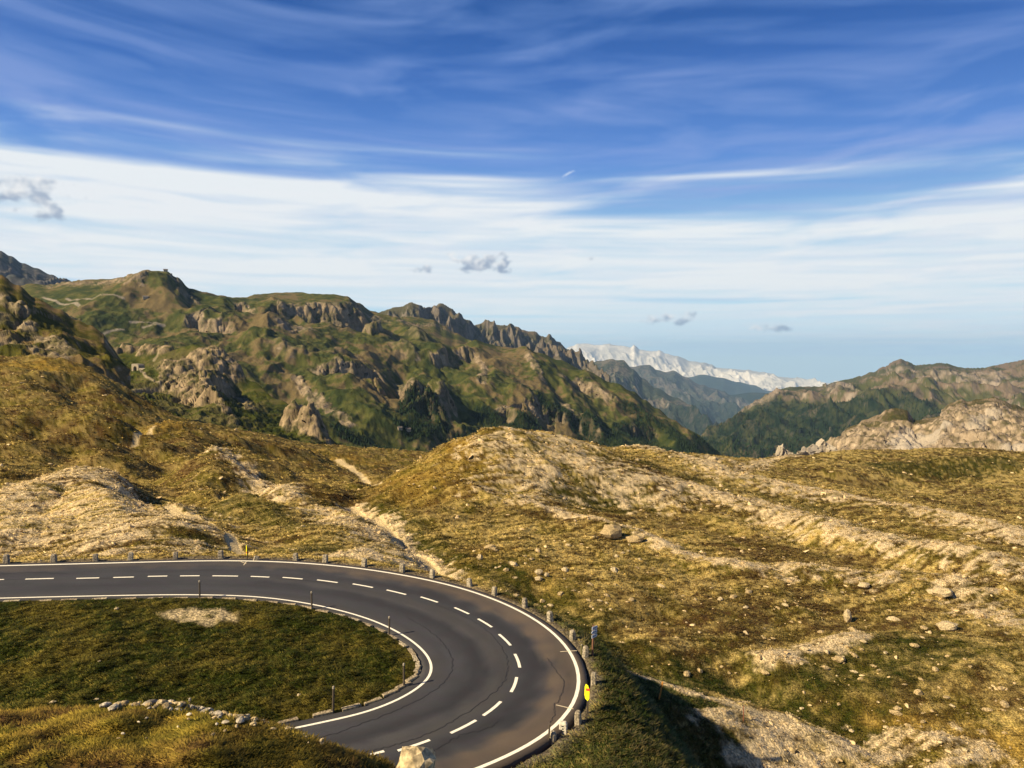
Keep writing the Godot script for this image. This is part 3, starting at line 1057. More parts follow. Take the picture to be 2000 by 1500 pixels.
func dab(r: Relief, mask: PackedFloat32Array, px: Array, rad: float, v: float, ragged := 0.6, wave := 40.0) -> void:
	# matter along a line of pixels, rad metres to each side
	var nz := ns("dab" + str(wave), 1.0 / wave, 4, 1)
	var pts := []
	for p in px: pts.append(spot(r, p[0], p[1]))
	if pts.size() == 1: pts.append(pts[0] + Vector3(0.01, 0, 0))
	var z_lo := 1e12
	var z_hi := -1e12
	for pt in pts:
		z_lo = minf(z_lo, pt.z - rad * 2.0)
		z_hi = maxf(z_hi, pt.z + rad * 2.0)
	var xs := px.map(func(p): return float(p[0]))
	var reach: float = rad * 2.0 / absf(pts[0].z) * F + 4.0
	var span := box_rows(r, xs.min() - reach, xs.max() + reach)
	for j in r.ny:
		for i in range(span.x, span.y + 1):
			var k := j * r.nx + i
			var p := r.pos[k]
			if p.z < z_lo or p.z > z_hi: continue
			var best := 1e12
			for s in pts.size() - 1:
				var a: Vector3 = pts[s]
				var b: Vector3 = pts[s + 1]
				var ab := Vector2(b.x - a.x, b.z - a.z)
				var ap := Vector2(p.x - a.x, p.z - a.z)
				best = minf(best, (ap - ab * clampf(ap.dot(ab) / maxf(ab.length_squared(), 1e-6), 0.0, 1.0)).length())
			if best > rad * 2.0: continue
			var d := best / rad + nz.get_noise_2d(p.x, p.z) * ragged
			var s2 := (1.0 - sstep(0.6, 1.1, d)) * v
			if absf(s2) > absf(mask[k]): mask[k] = s2


func refine(r: Relief, wave: float, push_: float) -> void:
	# rows moved closer together where a column is steep, then broken rock where the tone says rock
	var nx := r.nx
	var ny := r.ny
	var share := PackedFloat32Array()
	share.resize(nx * ny)
	for i in nx:
		var sum := 0.0
		var u := r.pos[i]
		for j in range(1, ny):
			var v := r.pos[j * nx + i]
			sum += absf((v.y - EYE) / v.z - (u.y - EYE) / u.z) * F + 12.0 * absf(v.z - u.z) / absf(v.z) + 0.05
			share[j * nx + i] = sum
			u = v
		for j in range(1, ny): share[j * nx + i] /= sum
	# neighbouring columns share their spacing, so that no face is drawn out
	var soft := PackedFloat32Array()
	soft.resize(nx * ny)
	for j in ny:
		var run := 0.0
		var rad := 9
		for i in range(-rad, nx):
			if i + rad < nx: run += share[j * nx + i + rad]
			if i - rad - 1 >= 0: run -= share[j * nx + i - rad - 1]
			if i >= 0: soft[j * nx + i] = run / (mini(i + rad, nx - 1) - maxi(i - rad, 0) + 1)
	var old_pos := r.pos.duplicate()
	var old_tone := r.tone.duplicate()
	var old_wood := r.wood.duplicate()
	var old_pale := r.pale.duplicate()
	for i in nx:
		var m := 0
		for j in ny:
			var want := float(j) / (ny - 1)
			while m < ny - 2 and soft[(m + 1) * nx + i] < want: m += 1
			var a := m * nx + i
			var b := a + nx
			var f := clampf((want - soft[a]) / maxf(soft[b] - soft[a], 1e-7), 0.0, 1.0)
			var k := j * nx + i
			r.pos[k] = old_pos[a].lerp(old_pos[b], f)
			r.tone[k] = lerpf(old_tone[a], old_tone[b], f)
			r.wood[k] = lerpf(old_wood[a], old_wood[b], f)
			r.pale[k] = lerpf(old_pale[a], old_pale[b], f)
	r.crest_row = ny - 1
	var nrm := strip_normals(r.pos, nx, ny)
	var a := ns("crag" + str(wave), 1.0 / wave, 4, 2)
	var b := ns("crag_b" + str(wave), 2.6 / wave, 3, 1)
	for k in nx * ny:
		var v := r.pos[k]
		var rock := maxf(r.tone[k], 0.5 * sstep(0.45, 0.65, 1.0 - nrm[k].y))
		if rock < 0.05: continue
		var n := a.get_noise_3d(v.x, v.y * 0.8, v.z) * 0.9 + b.get_noise_3d(v.x * 0.6, v.y * 1.6, v.z * 0.6) * 0.6
		r.pos[k] = v + (nrm[k] + Vector3(0, 0.15, 0)) * n * push_ * rock


func raise_mountain(called: String, r: Relief, look: Dictionary, mat: Material) -> MeshInstance3D:
	if look.has("crag"): refine(r, look.crag[0], look.crag[1])
	var nrm := strip_normals(r.pos, r.nx, r.ny)
	var col := PackedColorArray()
	col.resize(r.nx * r.ny)
	var wave: float = look.wave
	var n1 := ns("cover" + str(wave), 1.0 / wave, 4, 1)
	var n2 := ns("cover_fine" + str(wave), 7.0 / wave, 4, 1)
	var lo: Color = look.low
	var mid: Color = look.mid
	var hi: Color = look.high
	var rock: Color = look.rock
	var wood: Color = look.get("wood", lo)
	var pale: Color = look.get("pale", rock)
	var steep: float = look.steep
	for k in r.nx * r.ny:
		var p := r.pos[k]
		var a := n1.get_noise_2d(p.x, p.z)
		var b := n2.get_noise_2d(p.x, p.z)
		var c := lo.lerp(mid, clampf(0.5 + a * 0.9 + b * 0.9, 0.0, 1.0))
		# bare, browner turf and scree in patches with edges of their own
		c = c.lerp(hi, sstep(0.40, 0.62, 0.36 + a * 0.9 + b * 0.55))
		var t := r.tone[k]
		var s := sstep(steep - 0.1, steep + 0.12, 1.0 - nrm[k].y + b * 0.14 + a * 0.06)
		c = c.lerp(rock * (0.95 + b * 0.8 + n2.get_noise_2d(p.y * 2.0, p.x * 0.3) * 0.35), clampf(maxf(s, t * clampf(0.75 + b * 0.9, 0.0, 1.0)), 0.0, 1.0))
		var w := r.wood[k]
		if w > 0.0: c = c.lerp(wood, clampf(w * (0.8 + b), 0.0, 1.0))
		w = r.pale[k]
		if w > 0.0: c = c.lerp(pale, w)
		col[k] = Color(clampf(c.r, 0, 1), clampf(c.g, 0, 1), clampf(c.b, 0, 1))
	var o := put(called, grid_mesh(r.pos, nrm, col, r.nx, r.ny), mat)
	meta(o, look.label, look.get("category", "mountain"), "", "structure")
	return o


func mountains() -> void:
	var far_mat := ground_mat("far_rock", 900.0, 0.7, 0.0)
	var mid_mat := ground_mat("alpine_turf", 38.0, 0.64, 40.0)
	var near_mat := ground_mat("alp_slope", 12.0, 0.6, 20.0)

	# --- pale limestone range on the skyline
	var r := loft([
		[[1000, 800, 21600], [1800, 800, 21600]],
		[[1000, 752, 25920], [1300, 752, 25920], [1500, 758, 26640], [1800, 770, 27360]],
		[[1000, 712, 30240], [1080, 700, 30240], [1118, 676, 30240], [1130, 671, 30240], [1145, 670, 30240], [1170, 674, 30240], [1185, 672, 30240], [1215, 676, 30240], [1232, 679, 30240], [1238, 674, 30240], [1250, 682, 30240], [1280, 687, 30240], [1288, 684, 30240], [1300, 690, 30240], [1320, 695, 30240], [1350, 706, 30600], [1372, 709, 30600], [1390, 712, 30960], [1400, 717, 30960], [1430, 719, 30960], [1460, 723, 31320], [1490, 728, 31680], [1508, 731, 31680], [1520, 737, 32040], [1560, 739, 32400], [1600, 746, 32400], [1650, 755, 32400], [1800, 775, 32400]],
		[[1000, 790, 33480], [1800, 800, 34560]]], 1060, 1700, 520, [6, 60, 6], 2)
	rough(r, 460.8, 1584.0, 0.8, Vector2(1.0, 0.4), 0.14, "far")
	raise_mountain("mountain", r, {"label": "pale jagged limestone range far off on the skyline", "wave": 2500.0, "low": Color(0.56, 0.54, 0.50), "mid": Color(0.70, 0.66, 0.61), "high": Color(0.82, 0.77, 0.70), "rock": Color(0.80, 0.75, 0.68), "y0": -650.0, "y1": 220.0, "steep": 0.5}, far_mat)

	# --- wooded blue foothills before it
	r = loft([
		[[1200, 830, 16400], [1700, 830, 16400]],
		[[1200, 780, 20500], [1310, 765, 20500], [1345, 737, 20500], [1370, 732, 20500], [1410, 738, 20500], [1440, 746, 20910], [1470, 752, 21320], [1500, 764, 21320], [1560, 772, 21320], [1700, 780, 21320]],
		[[1200, 850, 22960], [1700, 850, 22960]]], 1280, 1640, 180, [26, 5], 1)
	rough(r, 213.2, 1968.0, 0.5, Vector2.ONE, 0.1, "foothill")
	raise_mountain("hill", r, {"label": "hazy blue wooded foothill in front of the limestone range", "category": "hill", "wave": 1500.0, "low": Color(0.02, 0.035, 0.025), "mid": Color(0.035, 0.05, 0.03), "high": Color(0.05, 0.06, 0.04), "rock": Color(0.08, 0.09, 0.06), "y0": -650.0, "y1": 220.0, "steep": 0.7}, far_mat)
	r = loft([
		[[1380, 840, 11480], [1640, 840, 11480]],
		[[1380, 782, 13940], [1425, 771, 13940], [1470, 766, 13940], [1510, 768, 13940], [1640, 776, 13940]],
		[[1380, 850, 15580], [1640, 850, 15580]]], 1390, 1620, 120, [22, 5], 1)
	rough(r, 131.2, 1476.0, 0.5, Vector2.ONE, 0.1, "foothill2")
	raise_mountain("hill", r, {"label": "low dark blue wooded hill closing the end of the valley", "category": "hill", "wave": 900.0, "low": Color(0.02, 0.032, 0.02), "mid": Color(0.03, 0.045, 0.025), "high": Color(0.05, 0.06, 0.035), "rock": Color(0.07, 0.08, 0.05), "y0": -900.0, "y1": 100.0, "steep": 0.7}, far_mat)

	# --- two grey-brown ridges dropping into the valley
	r = loft([
		[[1100, 900, 9750], [1700, 900, 9750]],
		[[1100, 815, 11400], [1300, 815, 11400], [1420, 822, 11400], [1700, 850, 11400]],
		[[1100, 745, 13500], [1180, 735, 13500], [1234, 716, 13500], [1250, 713, 13500], [1268, 714, 13500], [1284, 724, 13500], [1300, 727, 13500], [1316, 725, 13500], [1340, 738, 13500], [1370, 752, 13500], [1390, 758, 13650], [1412, 764, 13800], [1430, 774, 13950], [1448, 786, 14100], [1475, 800, 14250], [1560, 850, 14250], [1700, 880, 14250]],
		[[1100, 850, 16500], [1700, 900, 16500]]], 1140, 1560, 420, [8, 110, 12], 2)
	rough(r, 450.0, 1650.0, 0.7, Vector2(1.0, 0.5), 0.06, "ridge1")
	rough(r, 105.0, 390.0, 0.8, Vector2(1.0, 0.5), 0.12, "ridge1f")
	dab(r, r.wood, [[1380, 850], [1440, 830], [1480, 820]], 1000.0, 0.9, 0.8, 500.0)
	raise_mountain("mountain", r, {"label": "hazy grey-brown ridge beyond the wooded valley", "wave": 700.0, "low": Color(0.04, 0.05, 0.04), "mid": Color(0.075, 0.078, 0.062), "high": Color(0.115, 0.105, 0.09), "rock": Color(0.15, 0.135, 0.12), "wood": Color(0.018, 0.03, 0.02), "y0": -750.0, "y1": 300.0, "steep": 0.5}, far_mat)
	r = loft([
		[[1000, 930, 5400], [1560, 930, 5400]],
		[[1000, 830, 6750], [1200, 830, 6750], [1350, 852, 6750], [1560, 900, 6750]],
		[[1000, 720, 9000], [1100, 690, 9000], [1130, 692, 8850], [1152, 708, 8700], [1172, 705, 8550], [1192, 702, 8400], [1204, 704, 8400], [1216, 704, 8400], [1236, 722, 8250], [1256, 740, 8250], [1280, 757, 8100], [1320, 777, 7950], [1348, 791, 7800], [1375, 815, 7800], [1400, 842, 7800], [1440, 890, 7800], [1560, 930, 7800]],
		[[1000, 830, 10500], [1560, 960, 9750]]], 1050, 1480, 430, [8, 130, 12], 2)
	rough(r, 315.0, 1050.0, 0.7, Vector2(1.0, 0.5), 0.06, "ridge2")
	rough(r, 75.0, 240.0, 0.8, Vector2(1.0, 0.5), 0.12, "ridge2f")
	dab(r, r.wood, [[1180, 830], [1280, 810], [1340, 830], [1400, 860]], 500.0, 0.95, 0.9, 300.0)
	raise_mountain("mountain", r, {"label": "brown-grey ridge with a pale shoulder running down to the valley woods", "wave": 420.0, "low": Color(0.035, 0.045, 0.028), "mid": Color(0.075, 0.078, 0.05), "high": Color(0.135, 0.115, 0.085), "rock": Color(0.18, 0.155, 0.13), "wood": Color(0.012, 0.024, 0.015), "y0": -450.0, "y1": 180.0, "steep": 0.48}, far_mat)

	# --- dark peaks and serrated ridge behind the green range
	r = loft([
		[[640, 800, 2300], [1250, 860, 2300]],
		[[640, 700, 2800], [900, 690, 3100], [1050, 720, 3400], [1250, 800, 3500]],
		[[640, 650, 3300], [720, 620, 3300], [748, 610, 3300], [780, 602, 3300], [804, 595, 3300], [818, 600, 3300], [830, 607, 3400], [848, 598, 3600], [863, 593, 3600], [880, 600, 3600], [896, 616, 3650], [916, 626, 3700], [928, 636, 3800], [940, 633, 4000], [964, 633, 4100], [988, 634, 4100], [1012, 638, 4100], [1020, 644, 4100], [1032, 647, 4100], [1046, 647, 4100], [1058, 655, 4100], [1067, 657, 4100], [1073, 650, 4100], [1080, 658, 4100], [1090, 667, 4150], [1108, 682, 4200], [1120, 686, 4300], [1132, 694, 4300], [1150, 716, 4300], [1200, 764, 4300], [1250, 800, 4300]],
		[[640, 720, 4000], [1250, 850, 5200]]], 690, 1230, 540, [10, 150, 8], 2)
	rough(r, 130.0, 260.0, 0.85, Vector2(1.0, 0.24), 0.05, "peaks")
	rough(r, 34.0, 90.0, 0.8, Vector2(1.0, 0.35), 0.15, "peaks_f")
	cliff(r, [[800, 606], [830, 612], [860, 622], [900, 640]], 30.0, 60.0, 260.0, 40.0, 150.0)
	raise_mountain("mountain", r, {"label": "dark grey peaks and serrated ridge behind the green range", "wave": 260.0, "low": Color(0.09, 0.085, 0.045), "mid": Color(0.13, 0.11, 0.065), "high": Color(0.17, 0.135, 0.09), "rock": Color(0.17, 0.145, 0.12), "y0": 150.0, "y1": 330.0, "steep": 0.33, "crag": [90.0, 10.0]}, mid_mat)

	# --- far blue flank top left
	r = loft([
		[[-250, 620, 2520], [200, 620, 2520]],
		[[-250, 400, 3600], [-100, 455, 3600], [0, 490, 3600], [20, 500, 3600], [45, 515, 3600], [70, 524, 3600], [100, 537, 3600], [125, 550, 3600], [150, 572, 3600], [200, 600, 3600]],
		[[-250, 600, 4500], [200, 640, 4500]]], -130, 190, 220, [90, 6], 1)
	rough(r, 156.0, 540.0, 0.7, Vector2(1.0, 0.5), 0.06, "flank")
	raise_mountain("mountain", r, {"label": "hazy blue-grey mountain flank above the grassy pass", "wave": 500.0, "low": Color(0.06, 0.062, 0.058), "mid": Color(0.085, 0.082, 0.078), "high": Color(0.11, 0.10, 0.095), "rock": Color(0.13, 0.12, 0.115), "y0": 120.0, "y1": 540.0, "steep": 0.4}, far_mat)

	# --- broad brown mountain on the right, wooded below
	r = loft([
		[[1330, 980, 2100], [2200, 980, 2100]],
		[[1330, 905, 2700], [1500, 895, 2600], [1700, 880, 2500], [2200, 880, 2500]],
		[[1330, 885, 3200], [1450, 835, 3300], [1600, 825, 3300], [1750, 800, 3300], [2000, 790, 3400], [2200, 780, 3400]],
		[[1330, 900, 3600], [1376, 870, 3600], [1400, 841, 3700], [1420, 824, 3800], [1440, 808, 3900], [1460, 794, 4000], [1480, 780, 4100], [1500, 768, 4200], [1516, 760, 4300], [1550, 755, 4400], [1600, 754, 4600], [1616, 751, 4600], [1628, 746, 4700], [1656, 740, 4700], [1680, 734, 4800], [1704, 726, 4800], [1728, 715, 4900], [1746, 704, 4900], [1758, 699, 4900], [1772, 704, 4900], [1788, 712, 4900], [1816, 710, 4900], [1834, 707, 4900], [1850, 709, 4900], [1870, 715, 4900], [1890, 718, 4900], [1920, 718, 4800], [1950, 712, 4800], [1976, 707, 4700], [2000, 702, 4600], [2200, 670, 4600]],
		[[1330, 960, 4600], [1500, 880, 5600], [2200, 850, 6500]]], 1340, 2160, 620, [8, 70, 120, 8], 3)
	rough(r, 190.0, 760.0, 0.65, Vector2(0.8, 0.6), 0.02, "right")
	rough(r, 42.0, 150.0, 0.75, Vector2(1.0, 0.6), 0.06, "right_fine")
	dab(r, r.wood, [[1400, 868], [1460, 835], [1520, 810], [1560, 812]], 260.0, 0.95, 0.7, 160.0)
	dab(r, r.wood, [[1430, 880], [1520, 850], [1600, 840], [1650, 835]], 330.0, 0.95, 0.8, 160.0)
	dab(r, r.wood, [[1500, 885], [1600, 870]], 300.0, 0.95, 0.8, 160.0)
	dab(r, r.wood, [[1760, 790], [1800, 800], [1830, 805]], 150.0, 0.8, 0.9, 120.0)
	dab(r, r.wood, [[1640, 800], [1680, 795]], 120.0, 0.8, 0.9, 120.0)
	dab(r, r.tone, [[1905, 735], [1940, 745]], 160.0, 1.0, 1.2, 120.0)
	dab(r, r.tone, [[1760, 722], [1800, 730], [1840, 728]], 130.0, 0.8, 1.4, 120.0)
	dab(r, r.tone, [[1470, 790], [1500, 780]], 110.0, 0.8, 1.4, 100.0)
	dab(r, r.tone, [[1630, 752], [1640, 755]], 60.0, 1.0, 1.0, 60.0)
	var right_r := r
	raise_mountain("mountain", r, {"label": "broad brown mountain with a pointed summit and wooded lower slope", "wave": 500.0, "low": Color(0.075, 0.085, 0.03), "mid": Color(0.135, 0.12, 0.055), "high": Color(0.21, 0.16, 0.11), "rock": Color(0.30, 0.245, 0.19), "wood": Color(0.012, 0.026, 0.014), "y0": -330.0, "y1": 10.0, "steep": 0.46, "crag": [110.0, 12.0]}, mid_mat)

	# --- the green range across the valley
	r = loft([
		[[-200, 1000, 620], [500, 1010, 640], [900, 1040, 700], [1450, 1080, 900]],
		[[-200, 820, 900], [0, 830, 900], [300, 830, 950], [600, 865, 980], [800, 895, 1000], [1000, 910, 1100], [1200, 930, 1250], [1450, 960, 1400]],
		[[-200, 700, 1150], [0, 700, 1150], [300, 700, 1200], [500, 735, 1180], [600, 760, 1180], [800, 800, 1220], [900, 810, 1280], [1000, 800, 1400], [1100, 825, 1450], [1200, 850, 1500], [1300, 868, 1550], [1450, 930, 1600]],
		[[-200, 630, 1420], [0, 625, 1450], [200, 620, 1450], [380, 640, 1450], [500, 660, 1450], [600, 670, 1500], [700, 680, 1550], [800, 700, 1600], [900, 715, 1600], [960, 730, 1600], [1040, 745, 1620], [1100, 765, 1650], [1200, 800, 1650], [1300, 838, 1650], [1450, 915, 1700]],
		[[-200, 570, 1700], [40, 557, 1750], [60, 553, 1750], [95, 556, 1750], [140, 549, 1750], [170, 546, 1750], [215, 545, 1740], [240, 541, 1720], [255, 535, 1720], [290, 528, 1720], [325, 529, 1720], [345, 541, 1730], [372, 563, 1760], [400, 570, 1800], [430, 577, 1850], [455, 581, 1900], [480, 580, 1950], [500, 574, 2000], [540, 571, 2050], [590, 571, 2050], [607, 574, 2020], [650, 575, 2000], [677, 579, 2000], [700, 592, 2050], [725, 607, 2150], [768, 621, 2250], [800, 618, 2300], [845, 624, 2300], [866, 636, 2300], [890, 650, 2250], [915, 663, 2150], [925, 667, 2000], [950, 672, 1950], [985, 676, 1950], [1023, 681, 1950], [1055, 688, 1930], [1090, 702, 1900], [1142, 723, 1880], [1195, 747, 1850], [1237, 764, 1830], [1258, 780, 1820], [1282, 797, 1810], [1316, 822, 1800], [1352, 845, 1790], [1410, 884, 1780], [1450, 920, 1770]],
		[[-200, 640, 2300], [600, 620, 2700], [900, 700, 2900], [1450, 980, 2500]]], -120, 1440, 1000, [14, 85, 130, 140, 8], 4)
	rough(r, 60.0, 360.0, 0.35, Vector2(1.0, 0.8), 0.05, "green")
	for q in [[[[1023, 684], [1036, 712], [1060, 750], [1080, 790]], 26.0, 60.0], [[[925, 670], [946, 710], [935, 760]], 20.0, 60.0], [[[760, 625], [800, 655], [850, 690]], 24.0, 70.0], [[[690, 605], [735, 650], [765, 705]], 22.0, 60.0], [[[535, 590], [520, 640], [560, 700]], 24.0, 70.0], [[[430, 582], [445, 640], [500, 690], [560, 760]], 26.0, 70.0], [[[300, 532], [240, 578], [150, 620]], 26.0, 80.0], [[[300, 534], [330, 590], [390, 632]], 24.0, 70.0], [[[800, 716], [830, 750], [880, 800], [900, 840]], 26.0, 50.0], [[[1130, 725], [1180, 790], [1240, 850]], 26.0, 60.0], [[[1060, 700], [1110, 770], [1150, 830]], 22.0, 50.0], [[[600, 690], [680, 730], [740, 790]], 18.0, 60.0], [[[660, 760], [720, 810], [780, 850]], 16.0, 50.0], [[[1190, 750], [1260, 820], [1330, 870]], 20.0, 50.0]]:
		spur(r, q[0], q[1], q[2])
	rough(r, 7.0, 80.0, 0.85, Vector2(1.0, 0.35), 0.04, "green_gully")
	rough(r, 5.0, 95.0, 0.45, Vector2(1.0, 0.8), 0.04, "green_mid")
	rough(r, 2.2, 24.0, 0.5, Vector2.ONE, 0.05, "green_fine")
	# rock walls and crags that can be told apart
	cliff(r, [[532, 592], [548, 600], [575, 603], [610, 607], [650, 612], [690, 620], [728, 632]], 46.0, 34.0, 130.0, 18.0, 60.0)
	cliff(r, [[355, 640], [385, 634], [420, 632], [450, 636], [462, 650]], 34.0, 18.0, 80.0, 10.0, 50.0)
	cliff(r, [[455, 603], [475, 602], [505, 612]], 26.0, 14.0, 60.0, 10.0, 30.0)
	cliff(r, [[595, 722], [640, 720], [690, 720], [730, 726], [762, 742]], 22.0, 12.0, 70.0, 8.0, 30.0)
	cliff(r, [[835, 706], [860, 700], [895, 693], [932, 688]], 26.0, 16.0, 60.0, 6.0, 26.0)
	cliff(r, [[1085, 735], [1130, 752], [1170, 770], [1210, 792]], 24.0, 18.0, 60.0, 6.0, 30.0)
	cliff(r, [[1020, 792], [1050, 795], [1085, 806], [1120, 830]], 26.0, 14.0, 70.0, 12.0, 30.0)
	cliff(r, [[1120, 800], [1150, 830], [1180, 862]], 26.0, 20.0, 50.0, 10.0, 40.0)
	cliff(r, [[960, 810], [990, 806], [1010, 826]], 22.0, 16.0, 50.0, 8.0, 40.0)
	cliff(r, [[1200, 842], [1240, 836], [1280, 834]], 16.0, 10.0, 40.0, 8.0, 30.0)
	cliff(r, [[785, 742], [805, 765], [830, 785], [862, 786], [880, 770]], 44.0, 20.0, 70.0, 8.0, 30.0)
	knob(r, 725, 650, 18.0, 26.0, 20.0, 0.5, 0.8, 0.4, 20.0)
	knob(r, 785, 700, 30.0, 34.0, 12.0, 0.7, 0.35, 0.4, 40.0)
	knob(r, 820, 660, 34.0, 34.0, 14.0, 0.7, 0.4, 0.4, 40.0)
	knob(r, 560, 690, 30.0, 34.0, 12.0, 0.7, 0.3, 0.4, 40.0)
	knob(r, 650, 690, 40.0, 34.0, 11.0, 0.8, 0.25, 0.4, 40.0)
	knob(r, 120, 642, 16.0, 20.0, 10.0, 0.6, 0.6, 0.5, 20.0)
	for g in [[[580, 740], [595, 765], [605, 770], [640, 800], [680, 830]], [[1030, 690], [1045, 715], [1060, 745]], [[1100, 790], [1130, 830], [1170, 875]], [[930, 700], [945, 720], [940, 750]], [[640, 630], [665, 640]]]:
		dab(r, r.tone, g, 9.0, 1.0, 0.9, 16.0)
	for g in [[[100, 556], [150, 555], [230, 548], [270, 540]], [[345, 548], [365, 575], [375, 590]], [[690, 596], [740, 622]], [[780, 626], [860, 640]]]:
		dab(r, r.tone, g, 18.0, 0.9, 1.7, 20.0)
	dab(r, r.tone, [[560, 640], [590, 645]], 26.0, 0.9, 0.9, 30.0)
	for w in [[[800, 800], [840, 815], [860, 835], [800, 835]], [[690, 860], [720, 875], [760, 880]], [[950, 815], [1000, 840], [1060, 850]], [[1010, 850], [1080, 865], [1150, 880]], [[1150, 820], [1200, 850], [1260, 860]], [[1240, 800], [1290, 830], [1340, 860], [1390, 880]], [[1180, 880], [1260, 880], [1340, 885]], [[960, 870], [900, 880]], [[1080, 790], [1110, 815]]]:
		dab(r, r.wood, w, 34.0, 0.95, 1.0, 60.0)
	for w in [[[85, 581], [110, 588], [155, 598]], [[130, 584], [180, 584], [240, 583]], [[255, 629], [300, 632], [321, 637], [280, 641]], [[200, 655], [215, 647], [240, 643]]]:
		dab(r, r.pale, w, 3.4, 0.8, 0.2, 30.0)
	raise_mountain("mountain", r, {"label": "green alpine range with rock walls across the valley", "wave": 190.0, "low": Color(0.046, 0.060, 0.016), "mid": Color(0.155, 0.150, 0.042), "high": Color(0.185, 0.138, 0.066), "rock": Color(0.29, 0.225, 0.15), "wood": Color(0.013, 0.024, 0.011), "pale": Color(0.40, 0.34, 0.27), "y0": 70.0, "y1": 230.0, "steep": 0.56, "crag": [34.0, 3.4]}, mid_mat)
	green_relief = r

	# --- slope coming down from the left
	r = loft([
		[[-300, 900, 306], [260, 900, 306]],
		[[-300, 700, 345], [0, 705, 350], [100, 715, 352], [260, 760, 356]],
		[[-300, 600, 400], [0, 640, 402], [100, 665, 405], [200, 700, 408], [260, 740, 408]],
		[[-300, 440, 490], [-100, 500, 490], [0, 536, 488], [35, 557, 486], [70, 582, 484], [115, 603, 480], [150, 624, 476], [175, 634, 472], [200, 651, 468], [212, 668, 465], [235, 700, 462], [260, 740, 460]],
		[[-300, 560, 650], [260, 800, 600]]], -260, 255, 330, [10, 90, 110, 8], 3)
	rough(r, 14.0, 84.0, 0.5, Vector2(1.0, 0.8), 0.05, "left")
	rough(r, 3.0, 17.0, 0.6, Vector2.ONE, 0.05, "left_fine")
	cliff(r, [[-60, 560], [0, 582], [30, 600], [66, 618]], 9.0, 6.0, 40.0, 3.0, 16.0)
	dab(r, r.tone, [[0, 622], [40, 635], [80, 660], [130, 690]], 5.5, 0.85, 1.3, 14.0)
	dab(r, r.tone, [[0, 655], [60, 675], [110, 700]], 5.5, 0.85, 1.3, 14.0)
	raise_mountain("mountain", r, {"label": "brown-green mountainside with boulder streaks rising above the golden knoll", "wave": 90.0, "low": Color(0.08, 0.08, 0.015), "mid": Color(0.18, 0.145, 0.03), "high": Color(0.24, 0.165, 0.07), "rock": Color(0.33, 0.26, 0.17), "y0": 30.0, "y1": 80.0, "steep": 0.46, "crag": [12.0, 1.0]}, near_mat)

	# --- the crag with its steep grass flank
	r = loft([
		[[100, 1000, 420], [760, 1020, 420]],
		[[100, 850, 520], [300, 855, 520], [450, 870, 520], [600, 885, 500], [760, 960, 480]],
		[[100, 790, 640], [300, 785, 640], [420, 800, 620], [520, 830, 600], [600, 850, 590], [660, 885, 580], [760, 980, 570]],
		[[100, 708, 800], [150, 712, 800], [260, 718, 800], [330, 712, 790], [400, 735, 770], [470, 775, 740], [540, 810, 710], [600, 838, 690], [660, 875, 670], [760, 1000, 650]],
		[[100, 690, 860], [150, 690, 860], [240, 688, 850], [300, 686, 845], [340, 682, 840], [360, 676, 838], [381, 672, 836], [413, 678, 834], [451, 709, 815], [490, 744, 790], [546, 780, 760], [577, 796, 740], [610, 818, 725], [632, 848, 715], [660, 872, 700], [760, 1010, 690]],
		[[100, 760, 1000], [400, 780, 980], [760, 1080, 850]]], 110, 740, 560, [8, 60, 80, 80, 8], 4)
	rough(r, 10.0, 70.0, 0.5, Vector2(1.0, 0.6), 0.04, "cone")
	rough(r, 3.0, 14.0, 0.6, Vector2(1.0, 0.6), 0.06, "cone_fine")
	for k in [[372, 735, 12.0, 40.0, 14.0], [405, 725, 13.0, 30.0, 14.0], [345, 722, 14.0, 26.0, 8.0], [435, 735, 12.0, 26.0, 8.0]]:
		knob(r, k[0], k[1], k[2] * 1.5, k[3] * 1.1, k[4] * 0.42, 0.6, 1.0, 0.4, 26.0)
	for k in [[588, 842, 12.0, 14.0, 20.0], [570, 825, 8.0, 10.0, 12.0], [606, 850, 9.0, 12.0, 15.0], [620, 858, 7.0, 9.0, 8.0]]:
		knob(r, k[0], k[1], k[2] * 1.2, k[3] * 1.2, k[4] * 0.62, 0.6, 1.0, 0.4, 16.0)
	for k in [[222, 690, 11.0, 16.0, 8.0], [250, 682, 11.0, 14.0, 12.0], [290, 690, 14.0, 16.0, 10.0], [320, 688, 8.0, 12.0, 7.0]]:
		knob(r, k[0], k[1], k[2], k[3], k[4] * 0.7, 0.7, 1.0, 0.4, 16.0)
	cliff(r, [[322, 745], [345, 752], [375, 768], [402, 772], [428, 755], [450, 735]], 22.0, 22.0, 40.0, 7.0, 18.0)
	dab(r, r.tone, [[360, 720], [350, 750], [400, 770], [420, 740]], 12.0, 0.8, 1.2, 12.0)
	dab(r, r.tone, [[425, 770], [440, 800], [455, 825]], 4.0, 0.8, 1.0, 10.0)
	dab(r, r.tone, [[470, 780], [490, 800]], 6.0, 0.7, 1.4, 10.0)
	dab(r, r.tone, [[330, 725], [325, 745]], 9.0, 0.8, 1.2, 12.0)
	dab(r, r.pale, [[276, 724], [285, 735], [300, 745], [318, 762]], 1.6, 0.8, 0.3, 12.0)
	dab(r, r.pale, [[262, 764], [290, 762], [318, 762]], 2.6, 0.5, 0.8, 12.0)
	dab(r, r.pale, [[320, 680], [310, 690], [300, 705]], 2.0, 0.6, 0.5, 12.0)
	crag_r = r
